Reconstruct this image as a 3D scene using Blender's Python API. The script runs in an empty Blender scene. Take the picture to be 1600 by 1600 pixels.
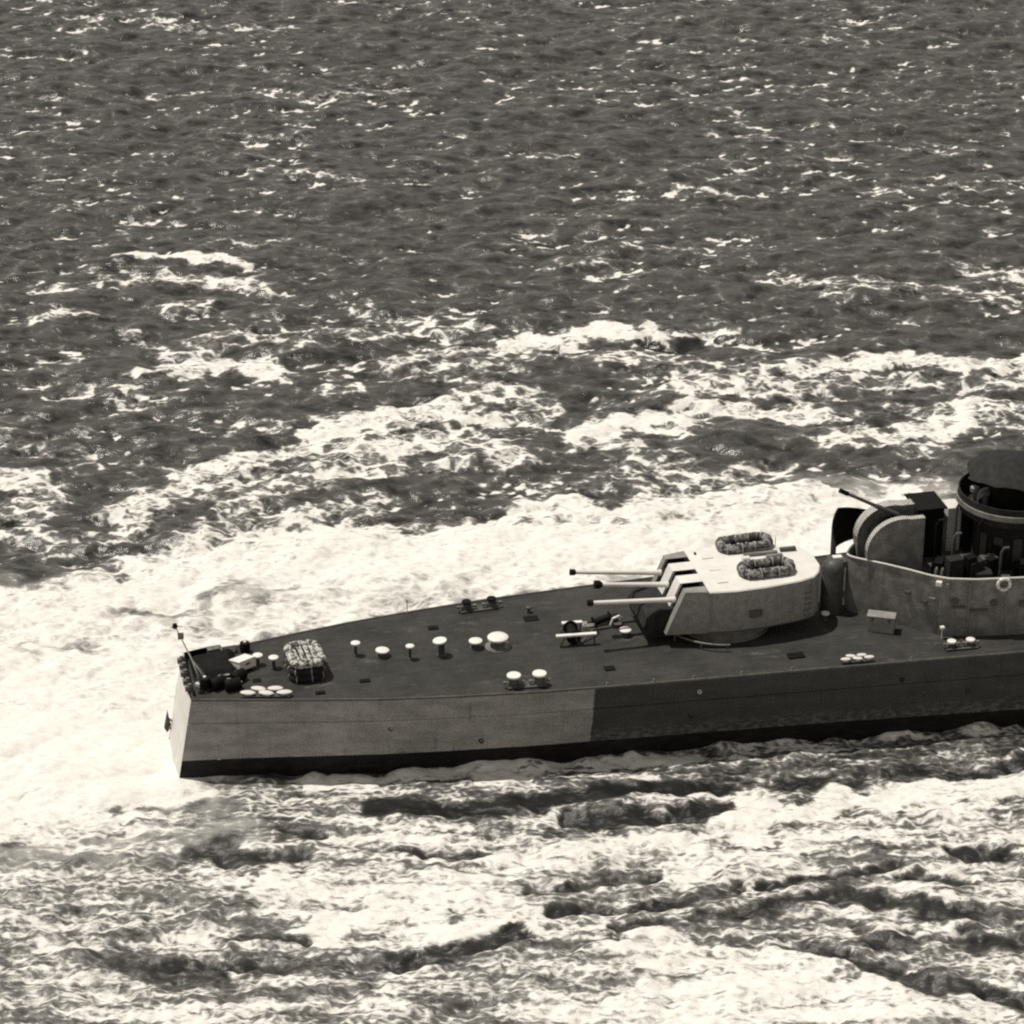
import bpy, bmesh, math, random
import numpy as np
from mathutils import Vector, Matrix
R = math.radians
random.seed(7)
scene = bpy.context.scene
col = scene.collection

# ------------------------------------------------------------------ camera
cam_d = bpy.data.cameras.new("camera"); cam = bpy.data.objects.new("camera", cam_d); col.objects.link(cam)
cam.location = (0, 0, 70.6); cam.rotation_euler = (R(90 - 26), 0, 0)
cam_d.sensor_fit = 'HORIZONTAL'; cam_d.angle = R(20); cam_d.clip_start = 1; cam_d.clip_end = 30000
scene.camera = cam

# ------------------------------------------------------------------ sky and sun (a monochrome, warm-toned print)
SUN_EL = R(70); SUN_AZ = math.atan2(-0.96, 0.28)          # azimuth measured from +Y towards +X
TONE = (1.0, 0.952, 0.862)
world = bpy.data.worlds.new("World"); scene.world = world; world.use_nodes = True
nt = world.node_tree; nt.nodes.clear()
sky = nt.nodes.new('ShaderNodeTexSky'); sky.sky_type = 'NISHITA'; sky.sun_disc = False
sky.sun_elevation = SUN_EL; sky.sun_rotation = SUN_AZ
hs = nt.nodes.new('ShaderNodeHueSaturation'); hs.inputs['Saturation'].default_value = 0.0
mx = nt.nodes.new('ShaderNodeMix'); mx.data_type = 'RGBA'; mx.blend_type = 'MULTIPLY'; mx.inputs[0].default_value = 1.0
mx.inputs[7].default_value = (*TONE, 1)
bgn = nt.nodes.new('ShaderNodeBackground'); bgn.inputs['Strength'].default_value = 0.075
wo = nt.nodes.new('ShaderNodeOutputWorld')
nt.links.new(sky.outputs[0], hs.inputs['Color']); nt.links.new(hs.outputs[0], mx.inputs[6])
nt.links.new(mx.outputs[2], bgn.inputs['Color']); nt.links.new(bgn.outputs[0], wo.inputs[0])
sl = bpy.data.lights.new("sun", 'SUN'); sl.energy = 3.7; sl.angle = R(0.5); sl.color = TONE
sun = bpy.data.objects.new("sun", sl); col.objects.link(sun)
sdir = Vector((math.sin(SUN_AZ) * math.cos(SUN_EL), math.cos(SUN_AZ) * math.cos(SUN_EL), math.sin(SUN_EL)))
sun.rotation_euler = sdir.to_track_quat('Z', 'Y').to_euler(); sun.location = sdir * 300
vs = scene.view_settings; vs.view_transform = 'Standard'; vs.look = 'None'; vs.exposure = 0.0; vs.gamma = 1.0
vs.use_curve_mapping = False
scene.cycles.use_denoising = False
scene.cycles.max_bounces = 4; scene.cycles.diffuse_bounces = 3; scene.cycles.filter_width = 2.2

# ------------------------------------------------------------------ material helpers
def G(v):
    return (v, v * 0.972, v * 0.925, 1)

class NT:
    def __init__(s, name):
        s.m = bpy.data.materials.new(name); s.m.use_nodes = True; s.t = s.m.node_tree; s.t.nodes.clear()
        s.out = s.n('ShaderNodeOutputMaterial'); s.b = s.n('ShaderNodeBsdfPrincipled'); s.l(s.b.outputs[0], s.out.inputs[0])
    def n(s, ty, **kw):
        nd = s.t.nodes.new(ty)
        for k, v in kw.items(): setattr(nd, k, v)
        return nd
    def l(s, a, b): s.t.links.new(a, b)
    def math(s, op, a, b=None, c=None, clamp=False):
        nd = s.n('ShaderNodeMath', operation=op, use_clamp=clamp)
        for i, v in enumerate((a, b, c)):
            if v is None: continue
            if isinstance(v, (int, float)): nd.inputs[i].default_value = v
            else: s.l(v, nd.inputs[i])
        return nd.outputs[0]
    def smooth(s, x, lo, hi):
        nd = s.n('ShaderNodeMapRange', interpolation_type='SMOOTHSTEP')
        s.l(x, nd.inputs[0])
        for i, v in ((1, lo), (2, hi)):
            if isinstance(v, (int, float)): nd.inputs[i].default_value = v
            else: s.l(v, nd.inputs[i])
        return nd.outputs[0]
    def mixc(s, f, a, b):
        nd = s.n('ShaderNodeMix', data_type='RGBA')
        for i, v in ((0, f), (6, a), (7, b)):
            if isinstance(v, (int, float)): nd.inputs[i].default_value = v
            elif isinstance(v, tuple): nd.inputs[i].default_value = v
            else: s.l(v, nd.inputs[i])
        return nd.outputs[2]
    def coord(s, scale=(1, 1, 1), rot=(0, 0, 0)):
        if not hasattr(s, 'tc'): s.tc = s.n('ShaderNodeTexCoord')
        mp = s.n('ShaderNodeMapping'); s.l(s.tc.outputs['Object'], mp.inputs[0])
        mp.inputs['Scale'].default_value = scale; mp.inputs['Rotation'].default_value = rot
        return mp.outputs[0]
    def noise(s, vec, scale, detail=4, rough=0.55, dist=0.0):
        nd = s.n('ShaderNodeTexNoise'); s.l(vec, nd.inputs['Vector'])
        nd.inputs['Scale'].default_value = scale; nd.inputs['Detail'].default_value = detail
        nd.inputs['Roughness'].default_value = rough; nd.inputs['Distortion'].default_value = dist
        return nd.outputs[0]
    def bump(s, h, strength, dist, prev=None):
        nd = s.n('ShaderNodeBump'); nd.inputs['Strength'].default_value = strength; nd.inputs['Distance'].default_value = dist
        s.l(h, nd.inputs['Height'])
        if prev is not None: s.l(prev, nd.inputs['Normal'])
        return nd.outputs[0]

def paint(name, v, v2=None, rough=0.55, scale=1.5, streak=0.0, bump=0.012, spots=0.0):
    t = NT(name); v2 = v * 0.72 if v2 is None else v2
    c = t.coord()
    f = t.smooth(t.noise(c, scale, 6, 0.6), 0.35, 0.7)
    base = t.mixc(f, G(v2), G(v))
    if streak:
        st = t.noise(t.coord((2.2, 2.2, 0.12)), 2.0, 5, 0.6)
        base = t.mixc(t.math('MULTIPLY', t.smooth(st, 0.52, 0.75), streak), base, G(v * 0.35))
    if spots:
        sp = t.noise(c, 7.0, 3, 0.5)
        base = t.mixc(t.math('MULTIPLY', t.smooth(sp, 0.62, 0.70), spots), base, G(v * 0.3))
    t.l(base, t.b.inputs['Base Color'])
    t.b.inputs['Roughness'].default_value = rough; t.b.inputs['Specular IOR Level'].default_value = 0.3
    t.l(t.bump(t.noise(c, 9, 4, 0.6), 0.5, bump), t.b.inputs['Normal'])
    return t.m

M = {}
M['side'] = paint('shaded_side_grey_paint', 0.29, 0.22, 0.6, 3.0, 0.35, spots=0.25)  # shaded twin of the roof grey: shade is put into the colour
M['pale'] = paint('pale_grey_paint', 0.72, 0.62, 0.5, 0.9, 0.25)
M['roof'] = paint('sunlit_grey_paint', 0.74, 0.66, 0.5, 1.2)  # lit twin of the side grey: sunlight is put into the colour
M['grey'] = paint('mid_grey_paint', 0.25, 0.14, 0.6, 1.6, 0.6, spots=0.5)  # shadow over the superstructure is put into this grey
M['dark'] = paint('dark_grey_and_post_shade_paint', 0.10, 0.06, 0.5, 2.0)  # dark gear, and posts whose shade is put into the colour
M['black'] = paint('black_fittings_and_shade', 0.010, 0.006, 0.6, 3.0); M['black'].node_tree.nodes['Principled BSDF'].inputs['Specular IOR Level'].default_value = 0.12  # black gear, also deep shade painted in the ports and stern sheet
M['white'] = paint('white_and_sunlit_cap_paint', 0.80, 0.70, 0.45, 4.0)  # white gear, and caps with the sun on top put into the colour
M['steel'] = paint('worn_steel', 0.22, 0.12, 0.4, 4.0)
M['canvas'] = paint('dark_canvas', 0.030, 0.016, 0.9, 3.0, bump=0.05)
M['rope'] = paint('pale_rope', 0.45, 0.28, 0.9, 12.0, bump=0.03)

def float_mat():
    t = NT('mottled_float_canvas'); c = t.coord()
    f = t.smooth(t.noise(c, 4.5, 4, 0.6, 0.6), 0.44, 0.58)
    t.l(t.mixc(f, G(0.035), G(0.25)), t.b.inputs['Base Color']); t.b.inputs['Roughness'].default_value = 0.85
    t.l(t.bump(t.noise(c, 14, 4, 0.6), 0.6, 0.03), t.b.inputs['Normal']); return t.m
M['float'] = float_mat()
def float_pale():
    t = NT('pale_patched_float_canvas'); c = t.coord()
    f = t.smooth(t.noise(c, 5.5, 4, 0.6, 0.8), 0.42, 0.55)
    t.l(t.mixc(f, G(0.04), G(0.52)), t.b.inputs['Base Color']); t.b.inputs['Roughness'].default_value = 0.85
    t.l(t.bump(t.noise(c, 14, 4, 0.6), 0.6, 0.03), t.b.inputs['Normal']); return t.m
M['floatpale'] = float_pale()

def hull_mat():
    # pale grey aft, a hard-edged dark camouflage panel from 18 m forward
    t = NT('camouflaged_hull_paint'); c = t.coord()
    sx = t.n('ShaderNodeSeparateXYZ'); t.l(c, sx.inputs[0]); X, Y, Z = sx.outputs
    edge = t.math('ADD', X, t.math('MULTIPLY', Z, -0.017))
    edge = t.math('ADD', edge, t.math('MULTIPLY', t.noise(t.coord((1, 1, 3)), 2.5, 3), 0.10))
    f = t.smooth(edge, 18.36, 18.42)
    n1 = t.noise(t.coord((0.5, 0.5, 1.3)), 1.1, 7, 0.65)
    n2 = t.noise(t.coord((1.6, 1.6, 0.10)), 2.4, 5, 0.6)
    g = t.smooth(n1, 0.3, 0.72)
    pale = t.mixc(g, G(0.25), G(0.41)); dk = t.mixc(g, G(0.036), G(0.060))
    gr = t.smooth(t.noise(c, 16, 3, 0.75), 0.30, 0.70)
    base = t.mixc(f, pale, dk)
    base = t.mixc(t.math('MULTIPLY', gr, 0.30), base, G(0.03))
    rn = t.math('MULTIPLY', t.smooth(t.noise(t.coord((3.5, 3.5, 0.10)), 1.6, 4, 0.6), 0.60, 0.72), t.smooth(t.noise(t.coord((1, 1, 1.5)), 0.9, 3), 0.45, 0.6))
    base = t.mixc(t.math('MULTIPLY', rn, 0.55), base, G(0.05))
    base = t.mixc(t.math('MULTIPLY', t.smooth(n2, 0.55, 0.75), 0.40), base, G(0.06))
    # salt film left by spray low on the plating
    salt = t.math('MULTIPLY', t.smooth(Z, 2.2, 1.1), t.smooth(t.noise(t.coord((1, 1, 2)), 3.0, 5), 0.4, 0.65))
    base = t.mixc(t.math('MULTIPLY', salt, 0.18), base, G(0.5))
    t.l(base, t.b.inputs['Base Color']); t.b.inputs['Roughness'].default_value = 0.55; t.b.inputs['Specular IOR Level'].default_value = 0.25
    nb = t.bump(t.noise(t.coord((0.35, 0.35, 0.8)), 1.5, 3), 0.7, 0.05)
    t.l(t.bump(t.noise(c, 10, 4), 0.4, 0.01, nb), t.b.inputs['Normal']); return t.m
M['hull'] = hull_mat()

def boot_mat():
    t = NT('black_boot_topping'); c = t.coord()
    f = t.smooth(t.noise(t.coord((0.6, 0.6, 2)), 2.0, 6, 0.65), 0.4, 0.75)
    t.l(t.mixc(f, G(0.010), G(0.022)), t.b.inputs['Base Color'])
    t.b.inputs['Roughness'].default_value = 0.5; t.b.inputs['Specular IOR Level'].default_value = 0.12; return t.m
M['boot'] = boot_mat()

def deck_mat():
    t = NT('dark_weather_deck'); c = t.coord()
    n1 = t.noise(c, 0.55, 7, 0.65, 0.4); n2 = t.noise(t.coord((0.25, 1.6, 1)), 2.2, 6, 0.65); n3 = t.noise(c, 6.0, 5, 0.7)
    v = t.math('ADD', t.math('MULTIPLY', n1, 0.5), t.math('ADD', t.math('MULTIPLY', n2, 0.3), t.math('MULTIPLY', n3, 0.2)))
    base = t.mixc(t.smooth(v, 0.36, 0.64), G(0.030), G(0.066))
    base = t.mixc(t.math('MULTIPLY', t.smooth(t.noise(c, 15, 3, 0.75), 0.35, 0.68), 0.55), base, G(0.012))
    w = t.math('MULTIPLY', t.smooth(t.noise(t.coord((0.5, 1, 1)), 1.3, 8, 0.7), 0.57, 0.74), 0.65)
    base = t.mixc(w, base, G(0.13))
    t.l(base, t.b.inputs['Base Color']); t.l(t.smooth(n1, 0.3, 0.7), t.b.inputs['Roughness'])
    t.b.inputs['Roughness'].default_value = 0.6; t.b.inputs['Specular IOR Level'].default_value = 0.2
    t.t.links.remove(t.b.inputs['Roughness'].links[0])
    t.l(t.bump(n3, 0.5, 0.02), t.b.inputs['Normal']); return t.m
M['deck'] = deck_mat()

def sea_mat():
    t = NT('sea_water_and_foam'); c = t.coord()
    at = t.n('ShaderNodeAttribute', attribute_name='foam'); at.attribute_type = 'GEOMETRY'
    sx = t.n('ShaderNodeSeparateColor'); t.l(at.outputs['Color'], sx.inputs[0])
    D, A, W = sx.outputs                       # foam cover, aerated water, streakiness of the near water
    # warped coordinates
    wn = t.n('ShaderNodeTexNoise'); wn.inputs['Scale'].default_value = 0.8; wn.inputs['Detail'].default_value = 3; t.l(c, wn.inputs['Vector'])
    va = t.n('ShaderNodeVectorMath', operation='MULTIPLY_ADD'); t.l(wn.outputs['Color'], va.inputs[0])
    va.inputs[1].default_value = (0.85, 0.85, 0); t.l(c, va.inputs[2]); cw = va.outputs[0]
    def stretch(vec, sc, rz):
        m = t.n('ShaderNodeMapping'); t.l(vec, m.inputs[0]); m.inputs['Scale'].default_value = sc; m.inputs['Rotation'].default_value = (0, 0, rz); return m.outputs[0]
    cs = stretch(cw, (0.62, 1.0, 0.0), R(-10))
    vo = t.n('ShaderNodeTexVoronoi', feature='DISTANCE_TO_EDGE', voronoi_dimensions='2D'); t.l(stretch(cw, (0.70, 1.0, 0.0), 0), vo.inputs['Vector']); vo.inputs['Scale'].default_value = 0.80
    lace = t.math('SUBTRACT', 1.0, t.smooth(vo.outputs[0], 0.02, 0.30))
    vo2 = t.n('ShaderNodeTexVoronoi', feature='DISTANCE_TO_EDGE', voronoi_dimensions='2D'); t.l(stretch(cw, (0.75, 1.0, 0.0), 0.4), vo2.inputs['Vector']); vo2.inputs['Scale'].default_value = 2.2
    lace2 = t.math('SUBTRACT', 1.0, t.smooth(vo2.outputs[0], 0.02, 0.34))
    nb = t.noise(cs, 0.8, 5, 0.62)
    nf = t.noise(cs, 3.4, 4, 0.68)
    cn = stretch(cw, (0.20, 1.10, 0.0), R(-20))                  # drawn-out streaks in the churned water beside the ship
    ns = t.noise(cn, 1.0, 7, 0.72, 0.0)
    far = t.math('ADD', t.math('MULTIPLY', t.math('SUBTRACT', nb, 0.5), 1.0), t.math('MULTIPLY', t.math('SUBTRACT', nf, 0.5), 0.95))
    far = t.math('ADD', far, t.math('MULTIPLY', t.math('SUBTRACT', lace, 0.45), t.math('MULTIPLY', t.smooth(nb, 0.38, 0.62), 0.75)))
    far = t.math('ADD', far, t.math('MULTIPLY', t.math('SUBTRACT', lace2, 0.45), 0.24))
    nr = t.math('ADD', t.math('MULTIPLY', t.math('SUBTRACT', ns, 0.5), 2.4), t.math('MULTIPLY', t.math('SUBTRACT', nf, 0.5), 1.15))
    nr = t.math('ADD', nr, t.math('MULTIPLY', t.math('SUBTRACT', lace2, 0.45), 0.18))
    mb = t.n('ShaderNodeMix'); t.l(W, mb.inputs[0]); t.l(far, mb.inputs[2]); t.l(nr, mb.inputs[3])
    br = t.math('MULTIPLY', mb.outputs[0], t.math('MULTIPLY_ADD', A, -0.66, 1.0))
    F = t.math('ADD', D, br)
    mask = t.smooth(F, 0.50, 0.94)
    film = t.math('MULTIPLY', t.smooth(F, 0.20, 0.75), 0.16)
    mask = t.math('MAXIMUM', mask, film)
    # water body: dark, milky where bubbles are mixed in
    ab = t.math('MULTIPLY', A, t.smooth(nb, 0.28, 0.60))
    body = t.mixc(ab, G(0.012), G(0.50))
    fc = t.mixc(t.smooth(nf, 0.30, 0.60), G(0.66), G(0.78))
    t.l(t.mixc(mask, body, fc), t.b.inputs['Base Color'])
    ro = t.n('ShaderNodeMix'); t.l(mask, ro.inputs[0]); t.l(t.math('MULTIPLY_ADD', W, 0.18, 0.21), ro.inputs[2]); ro.inputs[3].default_value = 0.85
    t.l(ro.outputs[0], t.b.inputs['Roughness']); t.b.inputs['IOR'].default_value = 1.333
    # ripples
    r1 = t.noise(stretch(c, (0.7, 1.25, 0), R(6)), 2.0, 4, 0.66)
    t.l(t.bump(r1, 1.0, 0.085), t.b.inputs['Normal'])
    return t.m
M['sea'] = sea_mat()
FOAM = [
 (0,[(-28.4,132.3),(-23.7,133.7),(-19.6,135.9),(-16.1,138.5),(-11.5,140.8),(-5.6,140.8),(0.0,141.6),(7.0,142.4),(13.4,143.5),(18.7,143.9)],3.1,0.92),
 (0,[(-18.6,136.6),(-13.1,139.3),(-5.5,138.5),(1.7,140.0),(10.4,140.8),(18.5,141.6)],4.5,0.95),
 (0,[(0.7,145.2),(7.1,145.6),(13.6,146.8),(17.9,146.0)],1.8,0.92),
 (0,[(-16.4,130.9),(-6.7,135.5),(3.4,137.7)],4.0,0.8),
 (0,[(18.7,143.9),(22.0,144.8),(27.8,140.8),(33.0,140.8)],4.0,0.92),
 (2,[(-29.2,129.2),(-18.0,130.9),(-6.7,135.5),(6.9,139.3),(19.3,142.4),(33.3,142.4)],7.5,0.85),
 (0,[(-16.3,140.8),(-14.2,144.8),(-13.4,148.1),(-12.0,149.7)],1.6,0.66),
 (0,[(-13.6,141.6),(-10.6,144.8),(-7.5,144.8)],1.5,0.66),
 (0,[(-21.0,142.4),(-19.3,145.6),(-17.7,148.1)],1.4,0.74),
 (0,[(-16.2,143.1),(-15.3,145.6),(-15.1,147.2)],1.2,0.6),
 (0,[(-8.8,149.7),(-5.8,149.7),(-2.9,150.6)],1.0,0.55),
 (0,[(-20.9,144.8),(-18.6,149.3),(-15.8,151.5),(-12.2,152.5)],1.5,0.86),
 (0,[(-18.0,147.2),(-14.5,148.9),(-10.9,149.3),(-7.7,151.5)],2.3,0.62),
 (0,[(-11.6,154.1),(-9.1,156.1),(-6.9,157.8),(-3.8,159.2),(-2.1,158.2)],1.9,0.86),
 (0,[(-9.6,151.5),(-6.0,154.1),(-2.6,154.1),(0.0,151.9)],2.2,0.7),
 (0,[(-2.5,161.6),(0.0,160.6),(2.3,159.5)],2.0,0.62),
 (0,[(-7.8,153.2),(-5.2,153.2)],1.8,0.78),
 (0,[(-29.4,148.9),(-27.5,149.3),(-26.3,147.6)],1.7,0.82),
 (0,[(-28.4,144.8),(-26.3,144.8),(-24.6,145.6)],2.0,0.62),
 (0,[(-25.9,142.4),(-24.3,140.8),(-22.0,141.6)],1.4,0.58),
 (0,[(-28.4,142.4),(-26.8,141.6)],1.3,0.5),
 (0,[(-29.3,155.0),(-27.6,154.1),(-24.9,150.6),(-20.3,151.5)],1.6,0.36),
 (0,[(-7.1,166.0),(-4.4,167.6),(-0.8,168.1)],1.3,0.78),
 (0,[(-5.9,164.5),(-3.2,165.0),(0.0,165.5)],1.6,0.52),
 (0,[(0.0,169.1),(3.2,169.9),(6.1,170.9),(8.7,170.2)],1.4,0.9),
 (0,[(1.2,166.5),(4.0,166.5),(7.2,167.1)],1.8,0.62),
 (0,[(10.5,170.2),(14.3,171.2)],0.5,0.7),
 (0,[(9.6,166.5),(11.8,163.5),(15.8,165.5)],2.2,0.5),
 (0,[(11.1,158.7),(13.4,158.7),(16.8,158.2),(19.4,157.3)],1.6,0.86),
 (0,[(10.9,161.6),(13.3,162.6),(17.5,161.6)],2.0,0.74),
 (0,[(4.5,154.6),(6.0,156.1),(8.0,157.3),(10.0,156.4)],1.7,0.86),
 (0,[(4.1,153.2),(7.4,153.2)],1.0,0.62),
 (0,[(7.4,153.2),(6.7,148.1)],0.8,0.66),
 (0,[(17.3,164.5),(20.9,165.0),(23.9,166.5),(27.7,165.3),(33.4,166.0)],1.5,0.9),
 (0,[(18.0,162.6),(22.7,163.0),(27.3,162.6),(32.9,163.5)],1.7,0.6),
 (0,[(20.1,153.7),(22.5,155.0),(25.7,156.4),(27.0,157.3)],1.7,0.84),
 (0,[(23.0,158.7),(25.1,157.8),(28.3,158.7),(28.9,157.3)],1.5,0.6),
 (0,[(17.9,154.1),(21.5,152.8),(24.1,152.8)],1.3,0.55),
 (0,[(9.5,149.3),(11.7,150.2),(14.6,149.7)],2.0,0.66),
 (0,[(7.6,147.2),(11.5,147.6)],1.5,0.7),
 (0,[(0.0,161.6),(1.9,158.7),(1.1,156.9)],1.2,0.5),
 (0,[(2.9,148.1),(6.6,149.7),(9.6,151.5)],1.2,0.45),
 (0,[(2.7,158.7),(1.9,161.1)],1.0,0.55),
 (0,[(29.8,158.7),(31.8,156.9),(31.2,153.2)],1.5,0.5),
 (0,[(-26.3,183.3),(-24.7,184.3),(-21.6,183.7),(-18.0,182.5)],0.8,0.9),
 (0,[(-26.3,179.6),(-22.9,179.6),(-20.0,180.1),(-16.4,178.2)],1.3,0.68),
 (0,[(-22.0,175.0),(-19.9,175.0)],1.3,0.62),
 (0,[(-22.3,163.0),(-20.1,164.5),(-17.4,165.5),(-14.6,164.5)],1.6,0.8),
 (0,[(-20.3,166.5),(-18.6,169.7),(-17.1,170.7)],1.8,0.62),
 (0,[(-26.5,162.6),(-24.1,161.6),(-22.0,160.1)],1.4,0.42),
 (0,[(-29.1,166.5),(-26.7,166.5)],1.0,0.42),
 (0,[(-30.4,172.9),(-28.9,173.9)],1.0,0.75),
 (0,[(-30.7,177.8),(-27.8,178.4),(-26.6,180.1)],1.3,0.6),
 (0,[(-28.5,173.9),(-25.6,173.7)],0.7,0.55),
 (0,[(-17.0,169.7),(-13.3,169.7),(-9.3,169.7),(-8.1,170.7)],1.6,0.56),
 (0,[(-24.0,170.7),(-21.7,168.1)],1.0,0.62),
 (0,[(-11.3,161.6),(-9.4,162.6)],0.9,0.6),
 (0,[(-10.0,175.0),(-6.6,172.9),(-2.4,170.7)],1.6,0.48),
 (0,[(-15.9,156.4),(-13.6,156.4)],1.4,0.5),
 (0,[(-11.4,157.3),(-10.8,156.9)],0.6,0.7),
 (0,[(-36.2,238.5),(-32.7,240.4),(-29.2,238.9),(-25.3,237.5),(-20.4,236.6)],1.3,0.4),
 (0,[(-20.6,186.7),(-16.6,186.7),(-15.8,187.3)],1.0,0.55),
 (0,[(-18.7,201.9),(-16.4,201.5),(-12.6,200.5),(-10.6,198.4)],1.0,0.4),
 (0,[(-28.2,220.1),(-20.2,220.1),(-14.1,219.3),(-9.0,219.3)],1.0,0.33),
 (0,[(17.4,179.6),(20.8,179.6),(24.2,180.1),(25.8,179.0)],1.1,0.59),
 (0,[(21.0,177.3),(26.0,177.3),(31.7,176.2)],1.6,0.45),
 (0,[(27.7,184.3),(30.9,181.9),(34.1,180.7)],1.4,0.48),
 (0,[(2.6,181.9),(5.6,183.1),(6.8,181.3)],1.0,0.47),
 (0,[(7.9,186.1),(13.0,184.9)],1.0,0.39),
 (0,[(1.4,205.5),(4.7,204.7)],1.0,0.36),
 (0,[(18.7,234.8),(23.9,233.9),(28.4,235.7),(30.2,232.6)],1.2,0.36),
 (0,[(8.1,239.4),(14.2,240.8)],1.0,0.37),
 (0,[(21.3,221.7),(29.3,220.9)],1.0,0.33),
 (0,[(15.0,209.9),(19.2,207.7)],0.9,0.36),
 (0,[(27.1,197.1),(32.1,197.1),(36.9,198.4)],1.0,0.35),
 (0,[(11.9,197.1),(16.0,196.4)],1.0,0.36),
 (0,[(29.5,205.5),(35.1,204.7)],0.9,0.35),
 (0,[(-30.0,129.9),(-26.2,130.6),(-21.9,130.9),(-17.9,129.9)],3.0,0.86),
 (0,[(-29.0,124.6),(-23.5,124.0),(-17.6,124.0)],4.5,0.93),
 (0,[(-28.6,117.3),(-24.1,117.9),(-18.8,118.5),(-16.6,117.9)],4.0,1.2),
 (0,[(-27.7,112.8),(-23.5,113.6),(-19.2,114.5),(-15.9,115.9)],2.4,1.08),
 (0,[(-26.5,111.2),(-23.1,111.2),(-19.8,112.3)],1.8,0.9),
 (0,[(-29.5,127.5),(-22.4,127.2),(-17.0,127.9)],2.6,0.93),
 (0,[(-28.5,121.8),(-21.6,121.5),(-17.0,121.5)],2.6,1.05),
 (2,[(-30.3,126.6),(-16.9,126.6)],6,0.9),
 (2,[(-30.1,117.3),(-16.3,117.9)],5,1.0),
 (2,[(-26.5,106.5),(-14.0,106.5),(0.0,106.5),(25.6,109.1)],7,0.12),
 (2,[(-25.1,98.9),(0.0,98.9),(23.8,98.9)],6,0.12),
 (0,[(-15.1,115.5),(-11.2,114.8),(-7.1,114.2)],1.6,0.6),
 (0,[(-9.5,115.8),(-3.0,116.6),(3.0,117.6),(8.5,118.5)],0.8,0.95),
 (0,[(-4.8,115.9),(-0.6,116.6)],0.9,0.85),
 (0,[(9.4,118.5),(15.2,119.4),(24.5,120.3),(29.2,120.6)],0.6,0.45),
 (0,[(-14.5,112.3),(-10.2,112.3),(-5.8,111.5),(-2.9,111.7)],1.6,0.62),
 (0,[(-10.1,106.5),(-6.7,107.0),(-2.8,106.5),(1.7,104.6)],2.4,0.86),
 (0,[(-8.2,104.1),(-5.5,104.6),(-2.7,103.1),(0.5,103.6)],1.6,0.95),
 (0,[(-4.6,109.6),(-1.1,109.6),(2.3,109.6)],2.2,0.8),
 (0,[(2.3,110.1),(5.8,111.2),(8.1,112.3),(11.7,113.4)],1.8,0.82),
 (0,[(10.2,112.3),(13.8,113.6),(17.7,114.5),(20.7,114.8),(25.3,115.9)],1.7,0.97),
 (0,[(6.8,109.1),(10.8,109.6),(14.4,111.2)],1.6,0.84),
 (0,[(19.9,113.4),(22.0,111.7),(24.4,112.3)],1.6,0.8),
 (0,[(22.7,116.2),(27.0,116.7)],1.2,0.9),
 (0,[(4.9,102.6),(7.6,102.2),(10.2,101.7),(13.2,101.7)],1.6,0.9),
 (0,[(5.3,99.8),(9.3,99.6),(13.3,100.3),(15.9,98.9)],2.3,0.92),
 (0,[(1.3,98.5),(5.2,97.6),(14.4,97.6),(18.3,97.2)],1.8,0.84),
 (0,[(1.7,104.6),(4.4,104.1)],1.2,0.66),
 (0,[(-21.4,97.6),(-18.4,98.5),(-14.4,97.6),(-10.4,96.3)],2.0,0.68),
 (0,[(-21.4,100.3),(-18.6,99.8),(-14.5,98.9),(-10.0,98.3)],1.2,0.6),
 (0,[(-18.7,104.6),(-15.2,105.0),(-12.4,104.6)],2.0,0.6),
 (0,[(-21.8,103.1),(-19.2,104.1),(-15.7,102.6)],1.8,0.58),
 (0,[(-22.5,107.5),(-17.4,107.0),(-12.6,107.0)],1.8,0.6),
 (2,[(-24.3,109.6),(-18.6,110.1),(-13.6,111.7)],2.0,0.5),
 (0,[(-10.6,99.4),(-6.7,100.3),(-2.7,99.4),(0.0,99.8)],1.6,0.6),
 (0,[(-4.2,97.2),(0.0,98.1)],1.6,0.64),
 (0,[(15.3,105.5),(19.5,106.0),(22.7,105.5)],1.6,0.55),
 (0,[(12.4,105.0),(16.0,104.6)],1.2,0.62),
 (0,[(18.3,101.7),(21.7,102.6)],1.6,0.5),
 (0,[(18.3,97.6),(22.4,98.5)],1.6,0.62),
 (0,[(17.0,108.6),(19.9,109.1)],1.0,0.6),
 (1,[(-6.3,113.5),(-3.5,113.8),(0.0,113.8),(4.4,115.0),(8.9,115.5),(13.4,116.1),(17.9,116.2),(21.0,117.0),(25.3,117.9)],0.85,0.95),
 (1,[(2.9,112.5),(7.3,112.8),(9.7,113.5)],0.8,0.75),
 (1,[(9.6,117.0),(15.1,117.9),(24.4,119.4)],0.7,0.55),
 (1,[(-14.0,110.1),(-12.3,109.5),(-10.0,109.3)],0.9,0.85),
 (1,[(-15.0,113.9),(-13.5,114.2),(-13.2,113.4)],0.7,0.5),
 (1,[(-10.4,111.2),(-8.7,111.5)],0.45,0.75),
 (1,[(1.9,105.5),(5.0,105.5),(7.8,106.3),(9.8,107.3)],0.6,0.8),
 (1,[(9.1,104.6),(11.9,105.8),(14.2,106.5)],0.45,0.75),
 (1,[(14.8,106.5),(17.2,105.5),(20.9,104.6)],0.8,0.65),
 (1,[(15.5,100.8),(18.1,99.6),(21.1,98.5)],0.6,0.8),
 (1,[(15.3,103.1),(18.5,102.6),(21.9,103.6)],1.0,0.5),
 (1,[(19.5,110.1),(21.7,109.9)],0.6,0.85),
 (1,[(17.5,108.0),(19.7,107.8)],0.5,0.75),
 (1,[(-16.7,101.2),(-13.5,101.5),(-8.0,101.0),(-4.3,101.7),(-1.4,102.6),(0.5,103.1)],0.5,0.75),
 (1,[(-21.6,101.7),(-17.5,101.2),(-12.0,100.3)],0.6,0.35),
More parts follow.
